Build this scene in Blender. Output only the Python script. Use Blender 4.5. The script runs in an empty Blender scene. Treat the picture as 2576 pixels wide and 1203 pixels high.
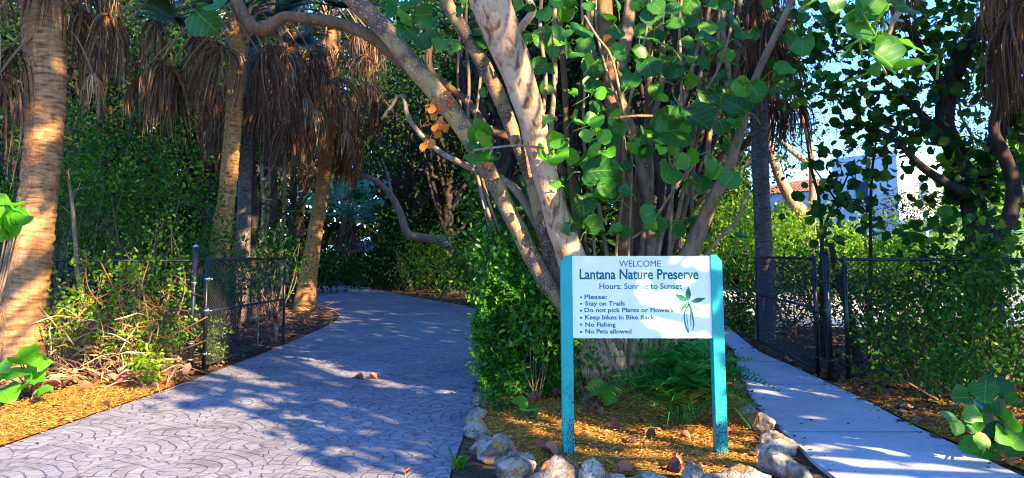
import bpy, math, random
import numpy as np
from mathutils import Vector, Matrix
R = math.radians
sc = bpy.context.scene
COL = sc.collection
# ------------------------------------------------------------------ camera
F, PIT, H = 1900.0, R(5.0), 1.52
VPP = 640 - F * math.tan(PIT)
cd = bpy.data.cameras.new('camera'); cam = bpy.data.objects.new('camera', cd); COL.objects.link(cam)
cam.location = (0, 0, H); cam.rotation_euler = (R(90) + PIT, 0, 0)
cd.sensor_width = 36; cd.lens = F / 2576 * 36; cd.shift_y = (VPP - 601.25) / 2576
cd.clip_start = .05; cd.clip_end = 2000
sc.camera = cam
# ------------------------------------------------------------------ light
EL, AZ = R(24), R(139)
w = bpy.data.worlds.new('World'); sc.world = w; w.use_nodes = True
bg = w.node_tree.nodes['Background']; sky = w.node_tree.nodes.new('ShaderNodeTexSky')
sky.sky_type = 'NISHITA'; sky.sun_disc = False; sky.sun_elevation = EL; sky.sun_rotation = AZ
sky.ozone_density = 4.0; sky.dust_density = .4; sky.air_density = 1.0
tint = w.node_tree.nodes.new('ShaderNodeMix'); tint.data_type = 'RGBA'; tint.blend_type = 'MULTIPLY'; tint.inputs[0].default_value = 1; tint.inputs[7].default_value = (.52, .8, 1.36, 1)   # sky colour multiplied toward blue, so sky and shade turn bluer
w.node_tree.links.new(sky.outputs[0], tint.inputs[6]); w.node_tree.links.new(tint.outputs[2], bg.inputs[0]); bg.inputs[1].default_value = .13
SUND = Vector((math.sin(AZ) * math.cos(EL), math.cos(AZ) * math.cos(EL), math.sin(EL)))
ld = bpy.data.lights.new('sun', 'SUN'); ld.energy = 4.6; ld.angle = R(.5); ld.color = (1, .78, .48)
sun = bpy.data.objects.new('sun', ld); COL.objects.link(sun); sun.location = (0, 0, 40)
sun.rotation_euler = (-SUND).to_track_quat('-Z', 'Y').to_euler()
vs = sc.view_settings; vs.view_transform = 'Standard'; vs.look = 'None'; vs.gamma = 1; vs.use_curve_mapping = False
vs.exposure = 2.45
cy = sc.cycles
cy.use_denoising = True; cy.filter_width = 1.1; cy.max_bounces = 6; cy.diffuse_bounces = 3; cy.glossy_bounces = 2
cy.transmission_bounces = 3; cy.transparent_max_bounces = 4
cy.sample_clamp_indirect = 6; cy.caustics_reflective = False; cy.caustics_refractive = False
# ------------------------------------------------------------------ projection helpers (pixels of the 2576-wide photograph)
def ray(u, v):
    cx, c_y = (u - 1288) / F, (VPP - v) / F
    s, c = math.sin(PIT), math.cos(PIT)
    return np.array((cx, c - c_y * s, c_y * c + s))
def P(u, v, D):
    d = ray(u, v); d = d * (D / d[1]); return np.array((d[0], d[1], H + d[2]))
def G(u, v, z=0.):
    d = ray(u, v); d = d * ((z - H) / d[2]); return np.array((d[0], d[1], z))
# ------------------------------------------------------------------ scene helpers
def tag(o, label=None, cat=None, group=None, kind=None):
    if label: o['label'] = label
    if cat: o['category'] = cat
    if group: o['group'] = group
    if kind: o['kind'] = kind
    return o
def thing(name, label, cat, loc, group=None):
    o = bpy.data.objects.new(name, None); COL.objects.link(o)
    o.location = tuple(float(x) for x in loc); o.empty_display_size = .1
    return tag(o, label, cat, group)
def nrm(a):
    a = np.asarray(a, float); return a / np.maximum(np.linalg.norm(a, axis=-1, keepdims=True), 1e-9)
class MB:
    def __init__(s): s.V, s.L, s.F, s.n = [], [], [], 0
    def add(s, V, faces, lc=None):
        V = np.asarray(V, float).reshape(-1, 3)
        if lc is None: lc = np.zeros((len(V), 3))
        s.V.append(V); s.L.append(np.asarray(lc, float).reshape(-1, 3))
        for f in faces:
            f = np.asarray(f, int)
            if f.size: s.F.append(f.reshape(len(f), -1) + s.n)
        s.n += len(V)
    def mesh(s, name, mat, origin=(0, 0, 0), smooth=True):
        V = np.concatenate(s.V) - np.asarray(origin, float); L = np.concatenate(s.L)
        me = bpy.data.meshes.new(name)
        me.vertices.add(len(V)); me.vertices.foreach_set('co', V.astype(np.float32).ravel())
        tot = np.concatenate([np.full(len(f), f.shape[1]) for f in s.F]); idx = np.concatenate([f.ravel() for f in s.F])
        st = np.concatenate([[0], np.cumsum(tot)[:-1]])
        me.loops.add(len(idx)); me.loops.foreach_set('vertex_index', idx.astype(np.int32))
        me.polygons.add(len(tot)); me.polygons.foreach_set('loop_start', st.astype(np.int32))
        me.polygons.foreach_set('loop_total', tot.astype(np.int32))
        me.polygons.foreach_set('use_smooth', np.full(len(tot), bool(smooth)))
        me.update(calc_edges=True)
        a = me.attributes.new('lc', 'FLOAT_VECTOR', 'POINT'); a.data.foreach_set('vector', L.astype(np.float32).ravel())
        me.materials.append(mat)
        return me
    def build(s, name, mat, parent=None, loc=None, smooth=True):
        org = np.array(parent.location) if parent is not None else (np.zeros(3) if loc is None else np.asarray(loc, float))
        if parent is not None and parent.parent is not None: org = org + np.array(parent.parent.location)
        o = bpy.data.objects.new(name, s.mesh(name, mat, org, smooth)); COL.objects.link(o)
        if parent is not None: o.parent = parent
        else: o.location = tuple(float(x) for x in org)
        return o
def link(name, me, parent=None, loc=(0, 0, 0), rot=(0, 0, 0), scale=1.):
    o = bpy.data.objects.new(name, me); COL.objects.link(o); o.location = tuple(float(x) for x in loc); o.rotation_euler = rot
    o.scale = (scale,) * 3 if np.isscalar(scale) else scale
    if parent is not None: o.parent = parent
    return o
def smoothpath(pts, rad, n=6):
    p = np.asarray(pts, float); r = np.asarray(rad, float)
    if np.ndim(r) == 0: r = np.full(len(p), float(r))
    if len(r) != len(p): r = np.interp(np.linspace(0, 1, len(p)), np.linspace(0, 1, len(r)), r)
    if len(p) < 3: n = max(n, 2)
    q = np.vstack([2 * p[0] - p[1], p, 2 * p[-1] - p[-2]]); out, ro = [], []
    for i in range(1, len(q) - 2):
        for k in range(n):
            t = k / n; a, b, c, d = q[i - 1], q[i], q[i + 1], q[i + 2]
            out.append(.5 * (2 * b + (c - a) * t + (2 * a - 5 * b + 4 * c - d) * t * t + (3 * b - a - 3 * c + d) * t ** 3))
            ro.append(r[i - 1] * (1 - t) + r[i] * t)
    out.append(p[-1]); ro.append(r[-1])
    return np.array(out), np.array(ro)
def tube(b, pts, rad, sides=8, n=6, wob=0., rng=None, rnd=0., cap=True, smooth=True):
    if smooth: p, r = smoothpath(pts, rad, n)
    else:
        p = np.asarray(pts, float); r = np.broadcast_to(np.asarray(rad, float), (len(p),))
    m = len(p); t = nrm(np.gradient(p, axis=0)); N = np.zeros((m, 3))
    ref = np.array((0, 0, 1.)) if abs(t[0][2]) < .9 else np.array((1., 0, 0))
    x = nrm(np.cross(ref, t[0]))
    for i in range(m):
        x = nrm(x - t[i] * (x @ t[i])); N[i] = x
    Bn = np.cross(t, N); a = np.arange(sides) / sides * 2 * math.pi
    rr = np.repeat(r[:, None], sides, 1)
    if wob and rng is not None:
        g = rng.normal(size=(m // 3 + 2, sides)); gi = np.stack([np.interp(np.arange(m) / 3., np.arange(len(g)), g[:, k]) for k in range(sides)], 1)
        rr = rr * (1 + wob * gi)
    V = p[:, None] + (N[:, None] * np.cos(a)[None, :, None] + Bn[:, None] * np.sin(a)[None, :, None]) * rr[..., None]
    ln = np.concatenate([[0], np.cumsum(np.linalg.norm(np.diff(p, axis=0), axis=1))])
    L = np.zeros((m, sides, 3)); L[..., 0] = ln[:, None]; L[..., 1] = (a / (2 * math.pi))[None]; L[..., 2] = rnd
    i, k = np.meshgrid(np.arange(m - 1), np.arange(sides), indexing='ij'); k2 = (k + 1) % sides
    q = np.stack([i * sides + k, i * sides + k2, (i + 1) * sides + k2, (i + 1) * sides + k], -1).reshape(-1, 4)
    fs = [q]
    if cap: fs += [np.arange(sides)[::-1][None], (np.arange(sides) + (m - 1) * sides)[None]]
    b.add(V.reshape(-1, 3), fs, L.reshape(-1, 3)); return p
def box(b, c, s, rnd=0., rot=None):
    V = np.array([(x, y, z) for x in (-.5, .5) for y in (-.5, .5) for z in (-.5, .5)]) * np.asarray(s, float)
    if rot is not None: V = V @ np.array(rot).T
    b.add(V + np.asarray(c, float), [[(0, 1, 3, 2), (4, 6, 7, 5), (0, 4, 5, 1), (2, 3, 7, 6), (0, 2, 6, 4), (1, 5, 7, 3)]], np.tile((0, 0, rnd), (8, 1)))
def prism(b, poly, z0, z1):
    p = np.asarray(poly, float)[:, :2]; n = len(p)
    area = .5 * np.sum(p[:, 0] * np.roll(p[:, 1], -1) - np.roll(p[:, 0], -1) * p[:, 1])
    if area < 0: p = p[::-1]
    V = np.vstack([np.c_[p, np.full(n, z0)], np.c_[p, np.full(n, z1)]]); i = np.arange(n); j = (i + 1) % n
    b.add(V, [np.stack([i, j, j + n, i + n], 1), (i + n)[None], i[::-1][None]])
def inst(b, tpl, pos, axis, normal, scale, rnd):
    tv, tf, tl = tpl; n = len(pos); k = len(tv)
    axis = nrm(axis); side = nrm(np.cross(axis, normal)); nor = np.cross(side, axis)
    sca = np.asarray(scale, float)
    if sca.ndim == 0: sca = np.full(n, float(sca))
    T = tv[None] * (sca[:, None, None] if sca.ndim == 1 else sca[:, None, :])
    V = pos[:, None] + T[..., 0:1] * side[:, None] + T[..., 1:2] * axis[:, None] + T[..., 2:3] * nor[:, None]
    L = np.zeros((n, k, 3)); L[..., :2] = tl[None]; L[..., 2] = np.asarray(rnd)[:, None]
    off = (np.arange(n) * k)[:, None, None]
    b.add(V.reshape(-1, 3), [(f[None] + off).reshape(-1, f.shape[1]) for f in tf], L.reshape(-1, 3))
# leaf templates
def tpl_small():
    v = np.array([(0, 0, 0), (.25, .35, .07), (.2, .72, .05), (0, 1, -.03), (-.2, .72, .05), (-.25, .35, .07)])
    return v, [np.array([(0, 1, 2, 3), (0, 3, 4, 5)])], v[:, [1, 0]]
def tpl_round(seed=0, n=14, fold=.16):
    r = np.random.default_rng(seed); a = np.linspace(-math.pi / 2, 1.5 * math.pi, n, endpoint=False)
    rad = np.ones(n) * (1 + .05 * r.normal(size=n)); rad[0] = .72
    x = .53 * rad * np.cos(a); y = .5 + .5 * rad * np.sin(a)
    z = fold * np.abs(x) * 1.2 - .16 * (y - .5) ** 2 * 2 + .03 * r.normal(size=n)
    ym = np.linspace(.12, .96, 5); mid = np.c_[np.zeros(5), ym, -.12 * (ym - .5) ** 2 * 2]
    v = np.vstack([np.c_[x, y, z], mid]); f = []
    c = lambda yy: n + int(np.argmin(abs(ym - yy)))
    for i in range(n):
        j = (i + 1) % n; ci, cj = c(y[i]), c(y[j])
        f.append((i, j, cj))
        if ci != cj: f.append((i, cj, ci))
    return v, [np.array(f)], v[:, [1, 0]]
SMALL = tpl_small(); ROUND = [tpl_round(s, 16, f) for s, f in ((1, .25), (2, .55), (3, .4), (4, .1))]
CHIP = (np.array([(-.5, -.5, 0), (.5, -.4, .1), (.4, .5, 0), (-.4, .4, .15)]), [np.array([(0, 1, 2, 3)])], np.array([(0, 0), (1, 0), (1, 1), (0, 1.)]))
CURL = (np.array([(0, 0, 0), (.3, .3, .18), (.28, .7, .2), (0, 1, .1), (-.25, .72, .22), (-.32, .33, .12), (0, .5, 0)]), [np.array([(0, 1, 6), (1, 2, 6), (2, 3, 6), (3, 4, 6), (4, 5, 6), (5, 0, 6)])], np.array([(0, 0), (.3, .3), (.7, .28), (1, 0), (.7, -.25), (.3, -.3), (.5, 0.)]))
# ------------------------------------------------------------------ materials
def newmat(name):
    m = bpy.data.materials.new(name); m.use_nodes = True; nt = m.node_tree; nt.nodes.clear()
    return m, nt
class NT:
    def __init__(s, nt): s.nt = nt
    def n(s, t, **k):
        x = s.nt.nodes.new(t)
        for a, b in k.items(): setattr(x, a, b)
        return x
    def l(s, a, b): s.nt.links.new(a, b)
    def val(s, sock, v):
        if hasattr(v, 'is_linked') or hasattr(v, 'links'): s.l(v, sock)
        else: sock.default_value = v
    def m(s, op, a, b=0., c=0.):
        x = s.n('ShaderNodeMath', operation=op)
        s.val(x.inputs[0], a); s.val(x.inputs[1], b); s.val(x.inputs[2], c)
        return x.outputs[0]
    def ramp(s, fac, stops, interp='LINEAR'):
        x = s.n('ShaderNodeValToRGB'); x.color_ramp.interpolation = interp; e = x.color_ramp.elements
        while len(e) < len(stops): e.new(.5)
        for i, (p, c) in enumerate(stops): e[i].position = p; e[i].color = (*c, 1)
        s.val(x.inputs[0], fac); return x.outputs[0]
    def noise(s, vec, scale, detail=4, rough=.55, dist=0.):
        x = s.n('ShaderNodeTexNoise'); x.inputs['Scale'].default_value = scale; x.inputs['Detail'].default_value = detail
        x.inputs['Roughness'].default_value = rough; x.inputs['Distortion'].default_value = dist
        if vec is not None: s.l(vec, x.inputs['Vector'])
        return x.outputs['Fac']
    def mix(s, fac, a, b, mode='MIX'):
        x = s.n('ShaderNodeMix', data_type='RGBA', blend_type=mode)
        s.val(x.inputs[0], fac)
        for i, c in ((6, a), (7, b)):
            if isinstance(c, tuple): x.inputs[i].default_value = (*c, 1)
            else: s.l(c, x.inputs[i])
        return x.outputs[2]
    def pos(s): return s.n('ShaderNodeNewGeometry').outputs['Position']
    def lc(s):
        a = s.n('ShaderNodeAttribute', attribute_name='lc'); x = s.n('ShaderNodeSeparateXYZ'); s.l(a.outputs['Vector'], x.inputs[0])
        return x.outputs
    def xyz(s, a, b, c=0.):
        x = s.n('ShaderNodeCombineXYZ')
        for i, v in enumerate((a, b, c)): s.val(x.inputs[i], v)
        return x.outputs[0]
    def out(s, col, rough=.8, spec=.3, bump=None, bstr=.3, bdist=.02, trans=None, tfac=.3, metal=0., coat=0.):
        p = s.n('ShaderNodeBsdfPrincipled'); s.val(p.inputs['Base Color'], (*col, 1) if isinstance(col, tuple) else col)
        s.val(p.inputs['Roughness'], rough); p.inputs['Specular IOR Level'].default_value = spec; p.inputs['Metallic'].default_value = metal
        if bump is not None:
            bn = s.n('ShaderNodeBump'); bn.inputs['Strength'].default_value = bstr; bn.inputs['Distance'].default_value = bdist
            s.l(bump, bn.inputs['Height']); s.l(bn.outputs[0], p.inputs['Normal'])
        o = s.n('ShaderNodeOutputMaterial'); sh = p.outputs[0]
        if trans is not None:
            t = s.n('ShaderNodeBsdfTranslucent'); s.val(t.inputs[0], trans); mx = s.n('ShaderNodeMixShader'); mx.inputs[0].default_value = tfac
            s.l(sh, mx.inputs[1]); s.l(t.outputs[0], mx.inputs[2]); sh = mx.outputs[0]
        s.l(sh, o.inputs[0])
def leafmat(name, stops, rough=.42, tfac=.3, tgain=(1.6, 1.9, .7), vein=None, spec=.45):
    m, nt = newmat(name); t = NT(nt); x, y, z = t.lc()
    c = t.ramp(z, stops)
    if vein:
        av = t.m('ABSOLUTE', y)
        main = t.m('LESS_THAN', av, .014)
        f = t.m('FRACT', t.m('MULTIPLY', t.m('SUBTRACT', x, t.m('MULTIPLY', av, .75)), 5.2))
        sv = t.m('LESS_THAN', t.m('ABSOLUTE', t.m('SUBTRACT', f, .5)), .05)
        vm = t.m('MULTIPLY', t.m('MAXIMUM', main, t.m('MULTIPLY', sv, .55)), .55)
        bl = t.noise(t.xyz(x, y, z), 6, 3)
        c = t.mix(t.m('MULTIPLY', t.m('SUBTRACT', bl, .3), .5), c, (.045, .07, .012))
        bro = t.noise(t.xyz(t.m('MULTIPLY', x, 5.), t.m('MULTIPLY', y, 5.), t.m('MULTIPLY', z, 90.)), 1., 3); c = t.mix(t.ramp(bro, [(.66, (0, 0, 0)), (.7, (.8, .8, .8))]), c, (.2, .1, .025)); c = t.mix(vm, c, vein)
    g = t.mix(1., c, tgain, 'MULTIPLY')
    t.out(c, rough, spec, trans=g, tfac=tfac)
    return m
def dryleaf(name, stops, rough=.7, tfac=.2):
    m, nt = newmat(name); t = NT(nt); x, y, z = t.lc()
    c = t.ramp(z, stops); nz = t.noise(t.xyz(x, t.m('MULTIPLY', y, 3.), z), 9, 3)
    c = t.mix(1., c, t.ramp(nz, [(.3, (.6, .6, .6)), (.7, (1.15, 1.15, 1.15))]), 'MULTIPLY')
    t.out(c, rough, .25, trans=t.mix(1., c, (1.3, 1.1, .8), 'MULTIPLY'), tfac=tfac); return m
def palmbark(name, a, b, c):
    m, nt = newmat(name); t = NT(nt); x, y, z = t.lc()
    ca = t.m('COSINE', t.m('MULTIPLY', y, 6.2832)); sa = t.m('SINE', t.m('MULTIPLY', y, 6.2832))
    v = t.xyz(t.m('MULTIPLY', x, 26.), t.m('MULTIPLY', ca, 1.3), t.m('MULTIPLY', sa, 1.3))
    n1 = t.noise(v, 1., 5, .62, .3)
    v2 = t.xyz(t.m('MULTIPLY', x, 3.), t.m('MULTIPLY', ca, 3.), t.m('MULTIPLY', sa, 3.)); n2 = t.noise(v2, 1.6, 4)
    v3 = t.xyz(t.m('MULTIPLY', x, 5.), t.m('MULTIPLY', ca, 14.), t.m('MULTIPLY', sa, 14.)); n3 = t.noise(v3, 1., 3)
    col = t.ramp(n1, [(.34, a), (.47, b), (.62, c)])
    col = t.mix(1., col, t.ramp(n2, [(.3, (.72, .7, .68)), (.7, (1.12, 1.1, 1.08))]), 'MULTIPLY')
    t.out(col, .9, .15, bump=t.m('ADD', n1, t.m('MULTIPLY', n3, .4)), bstr=.7, bdist=.03); return m
def bark(name, stops, scale=9., speck=None, sp_th=.62, patch=None):
    m, nt = newmat(name); t = NT(nt); p = t.pos()
    mp = t.n('ShaderNodeMapping'); t.l(p, mp.inputs[0]); mp.inputs['Scale'].default_value = (1, 1, .45)
    n1 = t.noise(mp.outputs[0], scale, 6, .6, .6); c = t.ramp(n1, stops)
    n2 = t.noise(p, scale * .35, 3)
    if patch: c = t.mix(t.ramp(n2, [(.52, (0, 0, 0)), (.6, (1, 1, 1))]), c, patch)
    c = t.mix(1., c, t.ramp(t.noise(p, 2.2, 3), [(.3, (.75, .72, .7)), (.7, (1.1, 1.08, 1.05))]), 'MULTIPLY')
    if speck:
        n3 = t.noise(p, 55, 2); c = t.mix(t.ramp(n3, [(sp_th, (0, 0, 0)), (sp_th + .05, (1, 1, 1))]), c, speck)
    t.out(c, .85, .2, bump=n1, bstr=.55, bdist=.03); return m
def plain(name, col, rough=.5, spec=.4, metal=0., var=.12, scale=30):
    m, nt = newmat(name); t = NT(nt); n = t.noise(t.pos(), scale, 4)
    c = t.mix(1., col, t.ramp(n, [(.3, (1 - var,) * 3), (.7, (1 + var,) * 3)]), 'MULTIPLY')
    t.out(c, rough, spec, metal=metal, bump=n, bstr=.06, bdist=.01); return m
M = {}
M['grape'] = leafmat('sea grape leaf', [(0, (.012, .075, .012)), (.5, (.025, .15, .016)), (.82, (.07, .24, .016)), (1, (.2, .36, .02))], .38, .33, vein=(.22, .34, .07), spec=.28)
M['grape_lit'] = leafmat('sunlit sea grape leaf', [(0, (.05, .28, .01)), (1, (.16, .46, .02))], .35, .4, vein=(.24, .42, .08), spec=.3)  # brighter copy of the sea grape leaf; sunlight is put into the colour
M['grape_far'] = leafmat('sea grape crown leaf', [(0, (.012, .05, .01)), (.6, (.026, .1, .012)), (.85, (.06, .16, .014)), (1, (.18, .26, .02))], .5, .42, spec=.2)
M['grape_dry'] = dryleaf('withered orange leaf', [(0, (.75, .19, .03)), (1, (.88, .34, .07))], .5, .45)
M['fallen'] = dryleaf('fallen leaf', [(0, (.2, .035, .02)), (.35, (.35, .09, .045)), (.7, (.42, .15, .08)), (1, (.4, .22, .13))], .6, .15)
M['hedge'] = leafmat('hedge leaf', [(0, (.014, .06, .006)), (.5, (.035, .14, .01)), (.82, (.1, .27, .014)), (1, (.32, .46, .03))], .42, .36, spec=.25)
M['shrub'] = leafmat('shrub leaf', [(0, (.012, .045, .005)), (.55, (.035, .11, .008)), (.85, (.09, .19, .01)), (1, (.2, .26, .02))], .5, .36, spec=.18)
M['shrub_sun'] = leafmat('sunlit shrub leaf', [(0, (.06, .14, .008)), (.6, (.16, .28, .012)), (1, (.36, .42, .02))], .45, .45, spec=.2)  # lit version of the shrub leaf, sunshine painted into its green
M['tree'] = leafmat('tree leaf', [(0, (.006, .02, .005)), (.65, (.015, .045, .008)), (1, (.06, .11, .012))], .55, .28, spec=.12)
M['pine'] = leafmat('feathery leaf', [(0, (.02, .05, .03)), (1, (.07, .1, .03))], .5, .3)
M['fern'] = leafmat('cycad leaflet', [(0, (.01, .1, .018)), (.6, (.026, .2, .03)), (1, (.08, .34, .045))], .36, .22, spec=.4)
M['frond'] = leafmat('green palm leaf', [(0, (.014, .04, .018)), (1, (.045, .1, .035))], .4, .25)
M['frond_blue'] = leafmat('blue green palm leaf', [(0, (.14, .36, .3)), (1, (.24, .5, .42))], .4, .3)  # blue-green leaf, brightened to stand in for skylight and haze
M['dead'] = dryleaf('dead palm leaf', [(0, (.05, .022, .01)), (.4, (.15, .066, .027)), (.8, (.34, .165, .065)), (1, (.55, .32, .14))], .75, .28)
M['petiole'] = plain('dry petiole', (.26, .17, .09), .7, .3)
M['straw'] = dryleaf('dry straw', [(0, (.2, .08, .03)), (.45, (.46, .26, .11)), (1, (.72, .52, .28))], .75, .2)
M['palm_tan'] = palmbark('tan palm trunk', (.17, .07, .024), (.38, .18, .07), (.52, .29, .13))
M['palm_orange'] = palmbark('orange palm trunk', (.16, .065, .02), (.42, .19, .055), (.54, .29, .1))
M['palm_grey'] = palmbark('grey palm trunk', (.05, .036, .03), (.13, .1, .085), (.2, .16, .13))
M['bark_pale'] = bark('pale peeling bark', [(.36, (.2, .095, .045)), (.44, (.44, .24, .11)), (.52, (.64, .42, .24)), (.6, (.54, .33, .17)), (.66, (.34, .17, .08))], 11, patch=(.68, .45, .25))
M['bark_speck'] = bark('lichen speckled bark', [(.35, (.12, .07, .04)), (.55, (.24, .14, .07)), (.7, (.34, .22, .12))], 9, speck=(.52, .42, .3), sp_th=.6, patch=(.46, .28, .1))
M['bark_orange'] = bark('orange brown bark', [(.3, (.1, .05, .025)), (.6, (.21, .11, .05)), (.75, (.3, .19, .1))], 10, speck=(.4, .28, .18), sp_th=.66)
M['bark_stem'] = bark('tan stem bark', [(.3, (.16, .1, .06)), (.6, (.34, .22, .13)), (.75, (.45, .33, .22))], 14)
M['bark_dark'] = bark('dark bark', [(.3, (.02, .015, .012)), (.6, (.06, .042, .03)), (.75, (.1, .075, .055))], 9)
M['bark_grey'] = bark('grey bark', [(.3, (.12, .07, .04)), (.55, (.3, .19, .11)), (.7, (.42, .3, .19))], 11, speck=(.5, .42, .32), sp_th=.64)
M['twig'] = plain('twig', (.16, .1, .06), .9, .1)
M['teal_text'] = plain('teal lettering', (.002, .14, .11), .5, .2, var=.2, scale=60)
M['green_art'] = plain('green emblem paint', (.003, .16, .07), .5, .3, var=.2, scale=60)
M['board'] = plain('white sign paint', (.86, .83, .78), .38, .4, var=.04, scale=8)
M['black_metal'] = plain('black coated steel', (.012, .012, .014), .32, .5, var=.2)
M['wire'] = plain('black coated wire', (.01, .01, .012), .5, .4)
M['zinc'] = plain('zinc steel', (.42, .43, .45), .35, .5, metal=.8)
M['white_wall'] = plain('pale stucco', (.82, .86, .9), .85, .2, var=.04, scale=3)
M['window'] = plain('window glass', (.05, .09, .14), .1, .6)
M['trim'] = plain('window trim', (.7, .72, .75), .6, .3)
M['green_steel'] = plain('pale green fence steel', (.18, .42, .36), .5, .4)
M['court'] = plain('pale paving', (.5, .48, .45), .9, .2, var=.1, scale=2)
M['asphalt'] = plain('asphalt', (.06, .06, .062), .9, .2, var=.2, scale=20)
M['shingle'] = plain('grey shingles', (.14, .15, .19), .9, .2, var=.4, scale=12)
def m_tile():
    m, nt = newmat('red roof tile'); t = NT(nt); p = t.pos(); wv = t.n('ShaderNodeTexWave'); t.l(p, wv.inputs[0]); wv.inputs['Scale'].default_value = 2.5
    c = t.ramp(t.noise(p, 4, 3), [(.3, (.3, .09, .05)), (.7, (.5, .22, .13))]); t.out(c, .8, .2, bump=wv.outputs['Fac'], bstr=.8, bdist=.06); return m
M['tile'] = m_tile()
def m_post():
    m, nt = newmat('peeling teal paint'); t = NT(nt); p = t.pos(); s = t.n('ShaderNodeSeparateXYZ'); t.l(p, s.inputs[0])
    mp = t.n('ShaderNodeMapping'); t.l(p, mp.inputs[0]); mp.inputs['Scale'].default_value = (1, 1, .5)
    n = t.noise(mp.outputs[0], 110, 3, .8); big = t.noise(mp.outputs[0], 14, 3)
    th = t.n('ShaderNodeMapRange'); t.l(s.outputs[2], th.inputs[0])
    for i, v in ((1, .0), (2, 1.2), (3, .5), (4, .72)): th.inputs[i].default_value = v
    d = t.m('GREATER_THAN', t.m('ADD', n, t.m('MULTIPLY', t.m('SUBTRACT', big, .5), .35)), th.outputs[0])
    c = t.mix(t.noise(p, 8, 3), (.003, .27, .22), (.006, .37, .29)); c = t.mix(d, c, (.012, .03, .035))
    t.out(c, .42, .4, bump=d, bstr=.3, bdist=.004); return m
M['post'] = m_post()
def m_ground():
    m, nt = newmat('leaf littered soil'); t = NT(nt); p = t.pos()
    v = t.n('ShaderNodeTexVoronoi'); t.l(p, v.inputs['Vector']); v.inputs['Scale'].default_value = 14
    sp = t.n('ShaderNodeSeparateXYZ'); t.l(v.outputs['Color'], sp.inputs[0])
    c = t.ramp(sp.outputs[0], [(0, (.045, .026, .016)), (.5, (.11, .062, .036)), (.85, (.19, .105, .06)), (1, (.26, .16, .1))])
    c = t.mix(t.ramp(t.noise(p, 1.3, 5), [(.35, (0, 0, 0)), (.65, (1, 1, 1))]), c, (.055, .036, .024))
    t.out(c, .95, .1, bump=t.m('ADD', v.outputs['Distance'], t.noise(p, 40, 4)), bstr=.9, bdist=.03); return m
M['ground'] = m_ground()
def m_mulch(name, a, b, c):
    m, nt = newmat(name); t = NT(nt); p = t.pos()
    v = t.n('ShaderNodeTexVoronoi'); mp = t.n('ShaderNodeMapping'); t.l(p, mp.inputs[0]); mp.inputs['Scale'].default_value = (28, 60, 30); mp.inputs['Rotation'].default_value = (0, 0, .5)
    t.l(mp.outputs[0], v.inputs['Vector']); v.inputs['Scale'].default_value = 1
    sp = t.n('ShaderNodeSeparateXYZ'); t.l(v.outputs['Color'], sp.inputs[0])
    t.out(t.ramp(sp.outputs[0], [(0, a), (.5, b), (1, c)]), .9, .15, bump=v.outputs['Distance'], bstr=.8, bdist=.02); return m
M['mulch'] = m_mulch('dyed mulch base', (.13, .055, .012), (.34, .16, .02), (.52, .28, .04))
def m_chip():
    m, nt = newmat('golden wood chip'); t = NT(nt); x, y, z = t.lc()
    c = t.ramp(z, [(0, (.1, .04, .012)), (.3, (.34, .13, .02)), (.75, (.56, .25, .03)), (1, (.7, .42, .12))]); t.out(c, .8, .2); return m
M['chip'] = m_chip()
def m_walk():
    m, nt = newmat('broomed concrete'); t = NT(nt); p = t.pos()
    n = t.noise(p, 2.2, 6, .6); f = t.noise(p, 70, 3); mp = t.n('ShaderNodeMapping'); t.l(p, mp.inputs[0]); mp.inputs['Scale'].default_value = (6, 22, 6)
    st = t.noise(mp.outputs[0], 2., 5, .7)
    c = t.ramp(n, [(.3, (.4, .4, .4)), (.7, (.52, .52, .52))]); c = t.mix(1., c, t.ramp(st, [(.3, (.8, .8, .8)), (.7, (1.12, 1.12, 1.12))]), 'MULTIPLY')
    c = t.mix(1., c, t.ramp(f, [(.25, (.8, .8, .8)), (.6, (1.05, 1.05, 1.05))]), 'MULTIPLY')
    t.out(c, .85, .25, bump=t.m('ADD', st, f), bstr=.3, bdist=.008); return m
M['walk'] = m_walk()
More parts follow.
